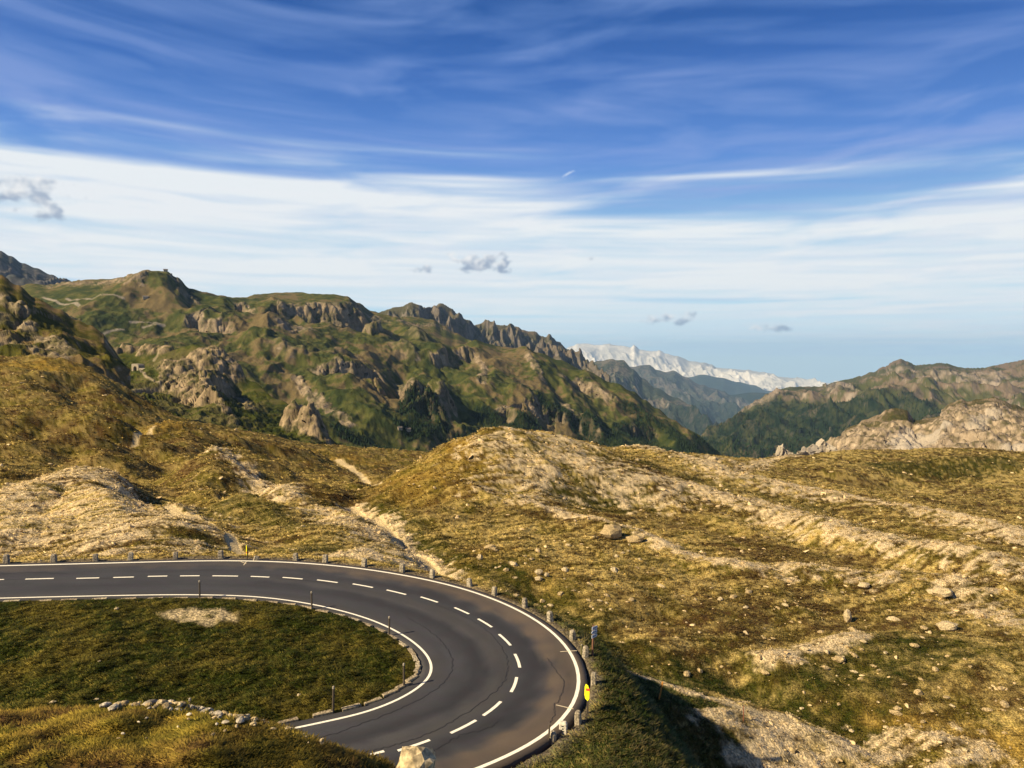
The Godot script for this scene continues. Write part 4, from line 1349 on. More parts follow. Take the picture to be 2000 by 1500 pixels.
	raise_mountain("mountain", r, {"label": "steep grassy cone topped by a tan rock crag with a dark outcrop at its foot", "wave": 80.0, "low": Color(0.045, 0.06, 0.010), "mid": Color(0.12, 0.12, 0.022), "high": Color(0.14, 0.125, 0.04), "rock": Color(0.36, 0.27, 0.165), "pale": Color(0.50, 0.40, 0.26), "y0": 10.0, "y1": 90.0, "steep": 0.52, "crag": [26.0, 2.2]}, near_mat)

	# --- pale limestone ridge on the right
	r = loft([
		[[1500, 990, 420], [2200, 990, 420]],
		[[1500, 905, 560], [1700, 895, 560], [2200, 890, 560]],
		[[1500, 896, 700], [1560, 888, 700], [1600, 880, 740], [1640, 852, 800], [1652, 838, 820], [1670, 830, 830], [1690, 818, 840], [1716, 810, 850], [1730, 800, 850], [1744, 797, 850], [1770, 802, 850], [1778, 812, 852], [1786, 820, 858], [1796, 820, 866], [1812, 816, 880], [1836, 810, 900], [1842, 798, 900], [1860, 786, 900], [1878, 779, 900], [1890, 783, 900], [1910, 780, 900], [1940, 776, 900], [1960, 782, 900], [1980, 790, 900], [2000, 796, 900], [2200, 820, 900]],
		[[1500, 960, 900], [1780, 890, 1050], [2200, 900, 1100]]], 1510, 2150, 520, [8, 160, 8], 2)
	rough(r, 16.0, 120.0, 0.5, Vector2(1.0, 0.7), 0.05, "pale")
	rough(r, 9.0, 46.0, 0.7, Vector2(1.0, 0.6), 0.15, "pale_mid")
	rough(r, 3.5, 18.0, 0.7, Vector2(1.0, 0.7), 0.3, "pale_fine")
	dab(r, r.tone, [[1620, 880], [1700, 850], [1750, 830], [1760, 870], [1850, 840], [1900, 810], [1960, 800], [1900, 860], [1990, 870]], 40.0, 0.9, 1.0, 40.0)
	dab(r, r.pale, [[1765, 875], [1790, 855], [1830, 850], [1815, 868]], 12.0, 0.8, 0.9, 20.0)
	dab(r, r.pale, [[1970, 880], [1990, 878]], 12.0, 0.7, 0.9, 20.0)
	dab(r, r.pale, [[1900, 840], [1940, 810]], 8.0, 0.6, 0.9, 20.0)
	raise_mountain("mountain", r, {"label": "bare pale limestone ridge with scree behind the heather hill", "wave": 60.0, "low": Color(0.09, 0.088, 0.03), "mid": Color(0.22, 0.165, 0.085), "high": Color(0.36, 0.275, 0.175), "rock": Color(0.46, 0.36, 0.25), "pale": Color(0.58, 0.50, 0.40), "y0": -100.0, "y1": 20.0, "steep": 0.36, "crag": [24.0, 3.2]}, near_mat)

	# --- the valley floor under it all, out to the horizon
	var st := SurfaceTool.new()
	st.begin(Mesh.PRIMITIVE_TRIANGLES)
	var ring := [400.0, 2000.0, 6000.0, 15000.0, 30000.0]
	var drop := [-150.0, -420.0, -800.0, -1150.0, -1400.0]
	for k in ring.size():
		for s in 49:
			var a := TAU * s / 48.0
			st.add_vertex(Vector3(sin(a) * ring[k], drop[k], cos(a) * ring[k]))
	for k in ring.size() - 1:
		for s in 48:
			var a := k * 49 + s
			for v in [a, a + 1, a + 49, a + 1, a + 50, a + 49]: st.add_index(v)
	st.generate_normals()
	meta(put("terrain", st.commit(), plain("valley_green", Color(0.03, 0.045, 0.02))), "", "", "", "structure")
	woods(green_relief, right_r)


var crag_r: Relief
var green_relief: Relief


# ------------------------------------------------------------------ meshes for small things
func quad(st: SurfaceTool, a: Vector3, b: Vector3, c: Vector3, d: Vector3) -> void:
	# clockwise seen from outside
	for v in [a, b, c, a, c, d]: st.add_vertex(v)


func frustum(st: SurfaceTool, rings: Array) -> void:
	# closed prism through rings of equal point count, bottom to top, each counter-clockwise seen from above
	var n: int = rings[0].size()
	for k in rings.size() - 1:
		for i in n:
			var j := (i + 1) % n
			quad(st, rings[k][i], rings[k + 1][i], rings[k + 1][j], rings[k][j])
	for i in range(1, n - 1):
		for v in [rings[-1][0], rings[-1][i + 1], rings[-1][i]]: st.add_vertex(v)
		for v in [rings[0][0], rings[0][i], rings[0][i + 1]]: st.add_vertex(v)


func rect_ring(hx: float, hz: float, y: float, cut := 0.0, off := Vector2.ZERO) -> Array:
	var o := Vector3(off.x, y, off.y)
	if cut <= 0.0: return [o + Vector3(-hx, 0, hz), o + Vector3(hx, 0, hz), o + Vector3(hx, 0, -hz), o + Vector3(-hx, 0, -hz)]
	return [o + Vector3(-hx + cut, 0, hz), o + Vector3(hx - cut, 0, hz), o + Vector3(hx, 0, hz - cut), o + Vector3(hx, 0, -hz + cut), o + Vector3(hx - cut, 0, -hz), o + Vector3(-hx + cut, 0, -hz), o + Vector3(-hx, 0, -hz + cut), o + Vector3(-hx, 0, hz - cut)]


func round_ring(r: float, y: float, n := 8, off := Vector2.ZERO) -> Array:
	var o := []
	for k in n: o.append(Vector3(off.x + sin(TAU * k / n) * r, y, off.y + cos(TAU * k / n) * r))
	return o


func solid(rings: Array, smooth := false) -> ArrayMesh:
	var st := SurfaceTool.new()
	st.begin(Mesh.PRIMITIVE_TRIANGLES)
	if not smooth: st.set_smooth_group(-1)
	frustum(st, rings)
	st.generate_normals()
	return st.commit()


var rock_kinds := []


func rock_mesh(seed_: int, fine: int, flat := 1.0, tall := 1.0, jag := 0.45) -> ArrayMesh:
	# a broken stone: a subdivided octahedron pushed about by noise and cut by a few planes
	var n := FastNoiseLite.new()
	n.seed = seed_
	n.frequency = 0.9
	n.fractal_octaves = 3
	var g := RandomNumberGenerator.new()
	g.seed = seed_ * 77 + 5
	var cuts := []
	for k in 7:
		var d := Vector3(g.randf_range(-1, 1), g.randf_range(-0.5, 1), g.randf_range(-1, 1)).normalized()
		cuts.append([d, g.randf_range(0.62, 0.9)])
	var tris := []
	var c := [Vector3.UP, Vector3.RIGHT, Vector3.BACK, Vector3.LEFT, Vector3.FORWARD, Vector3.DOWN]
	for f in [[0, 1, 2], [0, 2, 3], [0, 3, 4], [0, 4, 1], [5, 2, 1], [5, 3, 2], [5, 4, 3], [5, 1, 4]]: tris.append([c[f[0]], c[f[1]], c[f[2]]])
	for k in fine:
		var more := []
		for t in tris:
			var ab: Vector3 = ((t[0] + t[1]) / 2.0).normalized()
			var bc: Vector3 = ((t[1] + t[2]) / 2.0).normalized()
			var ca: Vector3 = ((t[2] + t[0]) / 2.0).normalized()
			more.append_array([[t[0], ab, ca], [ab, t[1], bc], [ca, bc, t[2]], [ab, bc, ca]])
		tris = more
	var st := SurfaceTool.new()
	st.begin(Mesh.PRIMITIVE_TRIANGLES)
	st.set_smooth_group(-1)
	for t in tris:
		for v in t:
			var p: Vector3 = v * (1.0 + n.get_noise_3dv(v * 1.6) * jag)
			for q in cuts:
				var over: float = p.dot(q[0]) - q[1]
				if over > 0.0: p -= q[0] * over
			st.add_vertex(Vector3(p.x, p.y * tall, p.z * flat))
	st.generate_normals()
	return st.commit()


func stone_mat(called: String, c: Color, lo := 0.55) -> StandardMaterial3D:
	if not mats.has(called):
		var m := plain(called, c, 0.92)
		m.albedo_texture = noise_tex(0.03, 5, lo, 1.0, 1, 256)
		m.uv1_triplanar = true
		m.uv1_world_triplanar = true
		m.uv1_scale = Vector3.ONE * 0.9
	return mats[called]


# ------------------------------------------------------------------ road with its markings, kerb and posts
func asphalt_tone(t: float, s: float, x: float, z: float) -> Color:
	# t runs from the inner edge line (-1) to the outer one (1): tyre-polished bands, grit thrown to the outside
	var grey := Color(0.060, 0.059, 0.064)
	var dark := Color(0.040, 0.038, 0.041)
	var worn := Color(0.080, 0.074, 0.070)
	var grit := Color(0.128, 0.099, 0.075)
	var n := ns("tar", 0.5, 4, 1).get_noise_2d(x, z)
	var m := ns("tar_long", 0.9, 3, 1).get_noise_2d(s * 0.12, t * 3.0)
	var bend_ := sstep(-22.0, -5.0, x)
	var u := t + n * 0.16 + m * 0.1
	var c := grey
	c = c.lerp(worn, (1.0 - sstep(-0.95, -0.72, u)) * 0.6)
	c = c.lerp(dark, sstep(-0.62, -0.42, u) * (1.0 - sstep(-0.34, -0.16, u)) * 0.8 * (0.3 + 0.7 * bend_))
	c = c.lerp(worn, sstep(-0.26, -0.08, u) * (1.0 - sstep(0.02, 0.16, u)) * 0.7 * (0.2 + 0.8 * bend_))
	c = c.lerp(dark, sstep(0.16, 0.3, u) * (1.0 - sstep(0.42, 0.56, u)) * 0.75 * (0.3 + 0.7 * bend_))
	c = c.lerp(grit, sstep(0.5, 0.74, u) * (0.35 + 0.65 * bend_) * (1.0 + n * 0.5))
	return c * (1.12 + m * 0.3 + n * 0.12)


func build_road() -> void:
	var k1 := way.size() - 1
	# carriageway
	var st := SurfaceTool.new()
	st.begin(Mesh.PRIMITIVE_TRIANGLES)
	var across := 28
	var rows := 0
	for k in range(0, k1 + 1):
		var w := way[k].y
		for c in across + 3:
			var off := lerpf(-w - 0.5, w + 0.42, clampf((c - 1.0) / across, 0.0, 1.0))
			var p := beside(k, off, -0.3 if c == 0 or c == across + 2 else 0.0)
			st.set_color(asphalt_tone(off / w, way_s[k], p.x, -p.z))
			st.add_vertex(p)
		rows += 1
	var m := across + 3
	for r in rows - 1:
		for c in m - 1:
			var a := r * m + c
			for v in [a, a + 1, a + m, a + 1, a + m + 1, a + m]: st.add_index(v)
	st.generate_normals()
	var tar := ground_mat("asphalt", 1.3, 0.62, 0.4, 0.0, 0.09)
	tar.roughness = 0.82
	tar.metallic_specular = 0.35
	var road := put("road", st.commit(), tar)
	meta(road, "", "", "", "structure")
	var white := stone_mat("road_paint", Color(0.86, 0.80, 0.66), 0.93)
	put("edge_line", ribbon([[-1, -0.065, 0.004], [-1, 0.065, 0.004]], 0, k1), white, road)
	put("edge_line", ribbon([[1, -0.085, 0.004], [1, 0.085, 0.004]], 0, k1), white, road)
	# centre dashes, each where the photograph has it
	var dashes := [[-35, 1133, 8, 1132], [50, 1131, 99, 1130], [147, 1129.5, 191, 1129], [217, 1128, 261, 1127], [283, 1126, 328, 1125], [352, 1125, 395, 1124.5], [420, 1125, 462, 1125], [487, 1126, 527, 1127], [553, 1128, 593, 1131], [622, 1133, 660, 1138], [690, 1141, 728, 1147], [757, 1153, 793, 1161], [825, 1167, 860, 1178], [888, 1187, 920, 1201], [938, 1211, 965, 1228], [979, 1242, 998, 1262], [1008, 1280, 1014, 1302], [1013, 1322, 998, 1345], [984, 1366, 957, 1387], [930, 1407, 890, 1427], [848, 1444, 794, 1459], [742, 1470, 690, 1482]]
	for d in dashes:
		var a := on_road(d[0], d[1])
		var b := on_road(d[2], d[3])
		var ka: Array = way_near(a)
		var kb: Array = way_near(b)
		var side := st_dash(ka[0], kb[0], (ka[1] + kb[1]) / 2.0)
		put("centre_dash", side, white, road)
	# sealed cracks
	var seal := plain("crack_seal", Color(0.022, 0.021, 0.022), 0.6)
	for line in [
		[[795, 1205], [830, 1226], [862, 1252], [882, 1285], [880, 1315], [850, 1347], [800, 1375], [730, 1405], [650, 1434], [570, 1456]],
		[[850, 1180], [905, 1203], [950, 1230], [982, 1268], [992, 1300], [982, 1335], [940, 1372], [890, 1405], [830, 1436], [760, 1458], [700, 1471]],
		[[1068, 1285], [1085, 1310], [1101, 1329], [1098, 1348], [1094, 1365], [1084, 1378], [1084, 1395], [1076, 1412]],
		[[840, 1470], [865, 1455], [893, 1440], [905, 1433], [935, 1428], [962, 1418], [970, 1410], [982, 1407]],
		[[0, 1121], [40, 1119], [80, 1118], [105, 1120], [130, 1121]], [[540, 1129], [600, 1134], [640, 1139]], [[190, 1130], [215, 1129]], [[0, 1133], [50, 1131]]]:
		put("crack", crack(line, 0.022), seal, road)
	# pale joints at the outer edge line
	var joint := plain("joint", Color(0.60, 0.50, 0.34))
	for j in [[1094, 1273, 1127, 1271], [1086, 1377, 1120, 1385], [470, 1097, 481, 1101], [481, 1097, 476, 1104]]:
		put("joint", crack([[j[0], j[1]], [j[2], j[3]]], 0.035, 0.009), joint, road)
	# kerb of set stones along the inside of the bend
	var kerb := node("kerb")
	meta(kerb, "", "", "", "structure")
	var tones := [stone_mat("kerb_a", Color(0.50, 0.40, 0.25)), stone_mat("kerb_b", Color(0.42, 0.33, 0.21)), stone_mat("kerb_c", Color(0.58, 0.48, 0.32))]
	var kinds := []
	for q in 4:
		var e := 0.02 + 0.012 * q
		kinds.append(solid([rect_ring(0.46, 0.13, -0.12), rect_ring(0.47 - 0.005 * q, 0.125, 0.045 + 0.01 * q, 0.0), rect_ring(0.47 - e, 0.10, 0.07 + 0.01 * q, 0.0)]))
	var next := 40.0
	for k in range(0, k1):
		if way_s[k] < next or way[k].x < -44.0: continue
		if way[k].z < 30.0 and way[k].x < -14.0: break
		next = way_s[k] + 0.97 * (way[k].y + 9.0) / 9.0 * (1.0 if k < 10 else 1.0)
		var p := beside(k, -way[k].y - 0.66 + rng.randf_range(-0.03, 0.03))
		var o := put("kerb_stone", kinds[rng.randi() % 4], tones[rng.randi() % 3], kerb)
		o.position = p
		o.rotation = Vector3(rng.randf_range(-0.03, 0.03), atan2(way_n[k].x, -way_n[k].y) + rng.randf_range(-0.04, 0.04), rng.randf_range(-0.03, 0.03))
		o.scale.x = 0.62 + 0.36 * clampf((way[k].y + 9.0) / 14.0, 0.0, 1.0) * rng.randf_range(0.95, 1.08)
	posts_and_signs()


func st_dash(ka: int, kb: int, off: float) -> ArrayMesh:
	var st := SurfaceTool.new()
	st.begin(Mesh.PRIMITIVE_TRIANGLES)
	var lo := mini(ka, kb)
	var hi := maxi(maxi(ka, kb), lo + 3)
	for k in range(lo, hi + 1):
		st.add_vertex(beside(k, off - 0.075, 0.005))
		st.add_vertex(beside(k, off + 0.075, 0.005))
	for r in hi - lo:
		var a := r * 2
		for v in [a, a + 1, a + 2, a + 1, a + 3, a + 2]: st.add_index(v)
	st.generate_normals()
	return st.commit()


func crack(px: Array, half: float, up := 0.0085) -> ArrayMesh:
	var pts := PackedVector3Array()
	for k in px.size() - 1:
		for s in 14:
			var t := s / 14.0
			var a = px[maxi(k - 1, 0)]
			var d = px[mini(k + 2, px.size() - 1)]
			pts.append(on_road(cubic(a[0], px[k][0], px[k + 1][0], d[0], t), cubic(a[1], px[k][1], px[k + 1][1], d[1], t)))
	pts.append(on_road(px[-1][0], px[-1][1]))
	var wob := ns("wobble", 1.3, 3, 1)
	var st := SurfaceTool.new()
	st.begin(Mesh.PRIMITIVE_TRIANGLES)
	for k in pts.size():
		var t := (pts[mini(k + 1, pts.size() - 1)] - pts[maxi(k - 1, 0)]).normalized()
		var side := Vector3(-t.z, 0, t.x)
		var c := pts[k] + side * wob.get_noise_2d(pts[k].x * 2.0, pts[k].z * 2.0) * (0.12 if px.size() > 2 else 0.0)
		var h := half * (0.7 + 0.6 * absf(wob.get_noise_2d(pts[k].x * 5.0, pts[k].z * 5.0)))
		for s in [-1.0, 1.0]:
			var p: Vector3 = c + side * h * s
			p.y = road_y(p.x, -p.z) + up
			st.add_vertex(p)
	for r in pts.size() - 1:
		var a := r * 2
		for v in [a, a + 1, a + 2, a + 1, a + 3, a + 2]: st.add_index(v)
	st.generate_normals()
	return st.commit()


func stand(px: float, py: float, from := 20.0) -> Vector3:
	# where a foot seen at a pixel stands on the finished ground
	return ground_hit(px, py, from)


func posts_and_signs() -> void:
	# granite guard stones along the outside
	var grey := [stone_mat("guard_a", Color(0.46, 0.39, 0.28)), stone_mat("guard_b", Color(0.54, 0.46, 0.33)), stone_mat("guard_c", Color(0.38, 0.32, 0.24))]
	var shapes := []
	for q in 3:
		var lean := Vector2(0.01 * q - 0.01, 0.012 * (q - 1))
		shapes.append(solid([rect_ring(0.20, 0.155, -0.25, 0.05), rect_ring(0.185, 0.145, 0.32, 0.045, lean * 0.6), rect_ring(0.175, 0.135, 0.47 + 0.02 * q, 0.05, lean), rect_ring(0.13, 0.10, 0.545 + 0.02 * q, 0.05, lean)]))
	var feet := [[3, 1104], [92, 1102], [181, 1100], [252, 1098], [341, 1096], [421, 1094], [572, 1095], [632, 1099], [705, 1107], [775, 1116], [848, 1127], [917, 1143], [970, 1162], [1021, 1182], [1078, 1212], [1117, 1245], [1145, 1283], [1155, 1327], [1121, 1417]]
	var nth := ["first", "second", "third", "fourth", "fifth", "sixth", "seventh", "eighth", "ninth", "tenth", "eleventh"]
	for q in feet.size():
		var f: Array = feet[q]
		var p := on_road(f[0], f[1])
		var near: Array = way_near(p)
		p = beside(near[0], way[near[0]].y + clampf(near[1] - way[near[0]].y, 0.72, 1.3))
		p.y = ground_y(p.x, -p.z) + 0.05
		var b := node("guard_stone", p, atan2(way_n[near[0]].x, -way_n[near[0]].y) + rng.randf_range(-0.12, 0.12))
		b.rotation.z = rng.randf_range(-0.07, 0.07)
		b.rotation.x = rng.randf_range(-0.05, 0.05)
		b.scale = Vector3.ONE * rng.randf_range(0.82, 0.96)
		put("block", shapes[rng.randi() % 3], grey[rng.randi() % 3], b)
		var which := "grey granite guard stone, %s on the straight before the far yellow board" % nth[5 - q] if q < 6 else "grey granite guard stone, %s along the bend after the far yellow board" % nth[mini(q - 6, 10)]
		if q == 16: which = "grey granite guard stone right beside the trail signpost"
		if q == 17: which = "grey granite guard stone between the trail signpost and the apex yellow board"
		if q == 18: which = "grey granite guard stone between the apex yellow board and the white distance stone"
		meta(b, which, "guard stone", "guard stones along the outside of the hairpin")
	# the leaning one beside the yellow sign on the far arm
	var pl := on_road(498, 1094)
	pl.y = ground_y(pl.x, -pl.z)
	var lb := node("guard_stone", pl, 0.4)
	lb.rotation.z = -0.22
	put("block", shapes[1], grey[0], lb)
	meta(lb, "tilted grey guard stone beside the yellow sign on the far arm", "guard stone", "guard stones along the outside of the hairpin")
	# two at the near end of the bend: a lettered white stone and a round-topped post
	var kp := stand(1100, 1436, 25.0)
	var ks := node("distance_stone", kp, -0.25)
	put("block", solid([rect_ring(0.17, 0.11, -0.25, 0.03), rect_ring(0.165, 0.105, 0.5, 0.03), rect_ring(0.12, 0.075, 0.6, 0.03)]), stone_mat("white_stone", Color(0.74, 0.68, 0.55), 0.75), ks)
	put("foot_slab", solid([rect_ring(0.42, 0.22, -0.15, 0.06), rect_ring(0.40, 0.2, 0.05, 0.06), rect_ring(0.36, 0.17, 0.08, 0.06)]), stone_mat("kerb_c", Color(0.58, 0.48, 0.32)), ks).position = Vector3(0.12, -0.02, 0.22)
	for q in 3:
		var mk := BoxMesh.new()
		mk.size = Vector3(0.10 - 0.03 * (q % 2), 0.055, 0.006)
		var o := put("numeral", mk, plain("black_paint", Color(0.03, 0.03, 0.03)), ks)
		o.position = Vector3(0.01 * q - 0.01, 0.43 - 0.11 * q, 0.106)
	meta(ks, "small white distance stone with dark figures at the near end of the bend", "distance stone")
	var rp := stand(1079, 1452, 25.0)
	var rs := node("guard_stone", rp, 0.2)
	put("block", solid([round_ring(0.17, -0.25, 10), round_ring(0.16, 0.38, 10), round_ring(0.14, 0.47, 10), round_ring(0.085, 0.53, 10)]), grey[1], rs)
	meta(rs, "round-topped guard stone next to the white distance stone", "guard stone", "guard stones along the outside of the hairpin")
	# snow poles along the inside
	var wood := plain("dark_wood", Color(0.075, 0.06, 0.045))
	var cap := plain("pole_cap", Color(0.30, 0.26, 0.20))
	var pole := solid([round_ring(0.052, -0.2), round_ring(0.05, 0.9)])
	var top := solid([round_ring(0.056, 0.9), round_ring(0.05, 0.99), round_ring(0.03, 1.01)])
	for f in [[392, 1166, 1.0, "", "thin dark marker post at the inner kerb by the bare patch of the meadow"], [609, 1188, 0.95, "", "thin dark marker post at the inner kerb where the far arm starts to bend"], [765, 1242, 0.95, "", "thin dark marker post at the inner kerb just before its tightest point"], [805, 1347, 1.0, "", "thin dark marker post at the tightest point of the inner kerb"], [651, 1391, 1.05, "", "thin dark marker post at the inner kerb of the near arm"], [372, 1404, 0.9, "near", "short dark marker post half hidden behind the rubble rim"]]:
		var p := on_road(f[0], f[1])
		var near: Array = way_near(p)
		if f[3] == "": p = beside(near[0], minf(near[1], -way[near[0]].y - 0.62), 0.1)
		else: p = stand(f[0], f[1], 20.0)
		var o := node("marker_post", p, rng.randf() * 3.0)
		o.scale = Vector3(1, f[2], 1)
		o.rotation.z = rng.randf_range(-0.04, 0.04)
		put("shaft", pole, wood, o)
		put("cap", top, cap, o)
		meta(o, f[4], "post", "marker posts along the inner kerb")
	# dark pole in front of the round-topped stone, short stake by the trail sign, stakes in the gully
	var o1 := node("marker_post", stand(1071, 1457, 25.0), 0.3)
	o1.scale = Vector3(0.8, 0.9, 0.8)
	o1.rotation.z = -0.06
	put("shaft", pole, wood, o1)
	put("cap", top, wood, o1)
	meta(o1, "thin dark pole at the white edge line beside the round-topped guard stone", "post")
	var stake_mat := plain("green_stake", Color(0.13, 0.12, 0.05))
	var o2 := node("stake", stand(1136, 1278, 25.0))
	put("shaft", solid([round_ring(0.05, -0.2), round_ring(0.05, 0.5)]), stake_mat, o2)
	put("tip", solid([round_ring(0.05, 0.5), round_ring(0.035, 0.53)]), cap, o2)
	meta(o2, "short greenish stake on the verge between guard stone and trail sign", "stake")
	var o3 := node("stake", stand(1287, 1366, 46.0))
	o3.rotation.z = -0.2
	put("shaft", solid([rect_ring(0.045, 0.045, -0.2), rect_ring(0.045, 0.045, 1.05)]), plain("orange_wood", Color(0.50, 0.22, 0.05)), o3)
	put("tip", solid([rect_ring(0.045, 0.045, 1.05), rect_ring(0.012, 0.012, 1.15)]), plain("orange_wood", Color(0.50, 0.22, 0.05)), o3)
	meta(o3, "leaning orange-brown stake beside the trail below the embankment", "stake")
	var o4 := node("stake", stand(1452, 1408, 46.0))
	put("shaft", solid([round_ring(0.03, -0.2), round_ring(0.025, 0.95)]), plain("red_wood", Color(0.22, 0.07, 0.04)), o4)
	put("tip", solid([round_ring(0.028, 0.95), round_ring(0.012, 1.0)]), plain("red_wood", Color(0.22, 0.07, 0.04)), o4)
	meta(o4, "thin reddish stake on the pale slope below the trail", "stake")
	# yellow warning boards, seen almost edge on
	var yellow := plain("sign_yellow", Color(0.80, 0.74, 0.02), 0.5)
	yellow.backlight_enabled = true
	yellow.backlight = Color(0.35, 0.35, 0.05)
	var red := plain("sign_red", Color(0.75, 0.06, 0.03), 0.5)
	var back := plain("sign_seam", Color(0.30, 0.26, 0.03), 0.6)
	for s in [[483, 1101, -1.12, 0.16, "far"], [1147, 1393, -1.12, -0.1, "near"]]:
		var p := stand(s[0], s[1], 30.0)
		var o := node("warning_sign", p, s[2])
		o.rotation.z = -0.06
		o.scale = Vector3.ONE * 0.76
		var post_h := 0.82
		put("post", solid([round_ring(0.055, -0.6), round_ring(0.05, post_h + 0.75)]), wood, o)
		# tall six-sided board
		var st := SurfaceTool.new()
		st.begin(Mesh.PRIMITIVE_TRIANGLES)
		st.set_smooth_group(-1)
		var out := [Vector2(-0.16, 0.02), Vector2(0.12, 0.0), Vector2(0.27, 0.22), Vector2(0.27, 0.68), Vector2(0.08, 0.92), Vector2(-0.16, 0.92), Vector2(-0.27, 0.70), Vector2(-0.27, 0.20)]
		var fr := []
		var bk := []
		for v in out:
			fr.append(Vector3(v.x, post_h + v.y, 0.075))
			bk.append(Vector3(v.x, post_h + v.y, 0.055))
		for k in range(1, 7):
			for v in [fr[0], fr[k + 1], fr[k]]: st.add_vertex(v)
			for v in [bk[0], bk[k], bk[k + 1]]: st.add_vertex(v)
		for k in 8: quad(st, fr[k], fr[(k + 1) % 8], bk[(k + 1) % 8], bk[k])
		st.generate_normals()
		var board := put("board", st.commit(), yellow, o)
		var band := SurfaceTool.new()
		band.begin(Mesh.PRIMITIVE_TRIANGLES)
		var y0 := post_h + (0.52 if s[4] == "near" else 0.10)
		for zf in [0.079, 0.051]:
			for v in [Vector3(-0.14, y0, zf), Vector3(-0.14, y0 + 0.15, zf), Vector3(0.26, y0 + 0.30, zf), Vector3(-0.14, y0, zf), Vector3(0.26, y0 + 0.30, zf), Vector3(0.26, y0 + 0.14, zf)]: band.add_vertex(v)
		band.generate_normals()
		put("chevron", band.commit(), red, board)
		var seam := BoxMesh.new()
		seam.size = Vector3(0.016, 0.8, 0.03)
		put("seam", seam, back, board).position = Vector3(-0.02, post_h + 0.46, 0.065)
		meta(o, "yellow warning board with a red band on a post " + ("behind the far arm" if s[4] == "far" else "at the hairpin's apex"), "sign")
	# trail sign: pale blue finger boards on a brown post
	var tp := stand(1157, 1281, 30.0)
	var ts := node("trail_sign", tp, 0.9)
	ts.rotation.z = -0.06
	put("post", solid([round_ring(0.065, -0.3), round_ring(0.055, 1.0), round_ring(0.05, 1.62)]), plain("brown_wood", Color(0.17, 0.085, 0.05)), ts)
	var pale := plain("finger_blue", Color(0.46, 0.49, 0.56), 0.6)
	var ink := plain("finger_ink", Color(0.05, 0.05, 0.10), 0.6)
	for q in 3:
		var st := SurfaceTool.new()
		st.begin(Mesh.PRIMITIVE_TRIANGLES)
		st.set_smooth_group(-1)
		var y0 := 0.98 + q * 0.21
		var sgn := 1.0 if q != 1 else -1.0
		var a := [Vector2(-0.24 * sgn, y0), Vector2(0.20 * sgn, y0), Vector2(0.30 * sgn, y0 + 0.085), Vector2(0.20 * sgn, y0 + 0.17), Vector2(-0.24 * sgn, y0 + 0.17)]
		for zz in [0.085, 0.06]:
			for k in range(1, 4):
				for v in ([a[0], a[k + 1], a[k]] if zz > 0.07 else [a[0], a[k], a[k + 1]]): st.add_vertex(Vector3(v.x, v.y, zz))
		for k in 5:
			var u: Vector2 = a[k]
			var w: Vector2 = a[(k + 1) % 5]
			quad(st, Vector3(u.x, u.y, 0.085), Vector3(w.x, w.y, 0.085), Vector3(w.x, w.y, 0.06), Vector3(u.x, u.y, 0.06))
		st.generate_normals()
		var fb := put("finger_board", st.commit(), pale, ts)
		var bar := BoxMesh.new()
		bar.size = Vector3(0.34, 0.03, 0.006)
		put("lettering_bar", bar, ink, fb).position = Vector3(0, y0 + 0.085, 0.088)
		put("lettering_bar", bar, ink, fb).position = Vector3(0, y0 + 0.085, 0.057)
	meta(ts, "trail signpost with pale blue finger boards on a brown post at the verge", "signpost")


# ------------------------------------------------------------------ grass, stones, woods and far buildings
func tuft_mesh(blades: int, high: float, spread: float, wide: float, seed_: int) -> ArrayMesh:
	var g := RandomNumberGenerator.new()
	g.seed = seed_
	var st := SurfaceTool.new()
	st.begin(Mesh.PRIMITIVE_TRIANGLES)
	for k in blades:
		var a := g.randf() * TAU
		var r := sqrt(g.randf()) * spread * 0.6
		var root := Vector3(sin(a) * r, -0.03, cos(a) * r)
		var out := Vector3(sin(a + g.randf_range(-0.6, 0.6)), 0, cos(a + g.randf_range(-0.6, 0.6)))
		var h := high * g.randf_range(0.6, 1.1)
		var tip := root + out * spread * g.randf_range(0.3, 0.9) + Vector3(0, h, 0)
		var mid := root.lerp(tip, 0.55) + Vector3(0, h * 0.14, 0)
		var side := out.cross(Vector3.UP).rotated(Vector3.UP, g.randf_range(-0.5, 0.5)) * wide
		var nrm := (Vector3.UP + out * 0.5).normalized()
		st.set_normal(nrm)
		for v in [root - side, mid - side * 0.7, root + side, root + side, mid - side * 0.7, mid + side * 0.7, mid - side * 0.7, tip, mid + side * 0.7]:
			st.set_normal(nrm)
			st.add_vertex(v)
	return st.commit()


func scatter(called: String, mesh_: Mesh, mat: Material, buf: PackedFloat32Array, label: String, category: String) -> void:
	if buf.is_empty(): return
	var mm := MultiMesh.new()
	mm.transform_format = MultiMesh.TRANSFORM_3D
	mm.use_colors = true
	mm.mesh = mesh_
	mm.instance_count = buf.size() / 16
	mm.buffer = buf
	var o := MultiMeshInstance3D.new()
	o.name = numbered(called)
	o.multimesh = mm
	o.material_override = mat
	add_child(o, true)
	meta(o, label, category, "", "stuff")


func push(buf: PackedFloat32Array, p: Vector3, b: Basis, c: Color) -> void:
	buf.append_array([b.x.x, b.y.x, b.z.x, p.x, b.x.y, b.y.y, b.z.y, p.y, b.x.z, b.y.z, b.z.z, p.z, c.r, c.g, c.b, 1.0])


func tinted(called: String, rough_ := 0.9, back := 0.0) -> StandardMaterial3D:
	var m := plain(called, Color.WHITE, rough_)
	m.vertex_color_use_as_albedo = true
	m.metallic_specular = 0.15
	if back > 0.0:
		m.backlight_enabled = true
		m.backlight = Color(back, back, back)
	return m


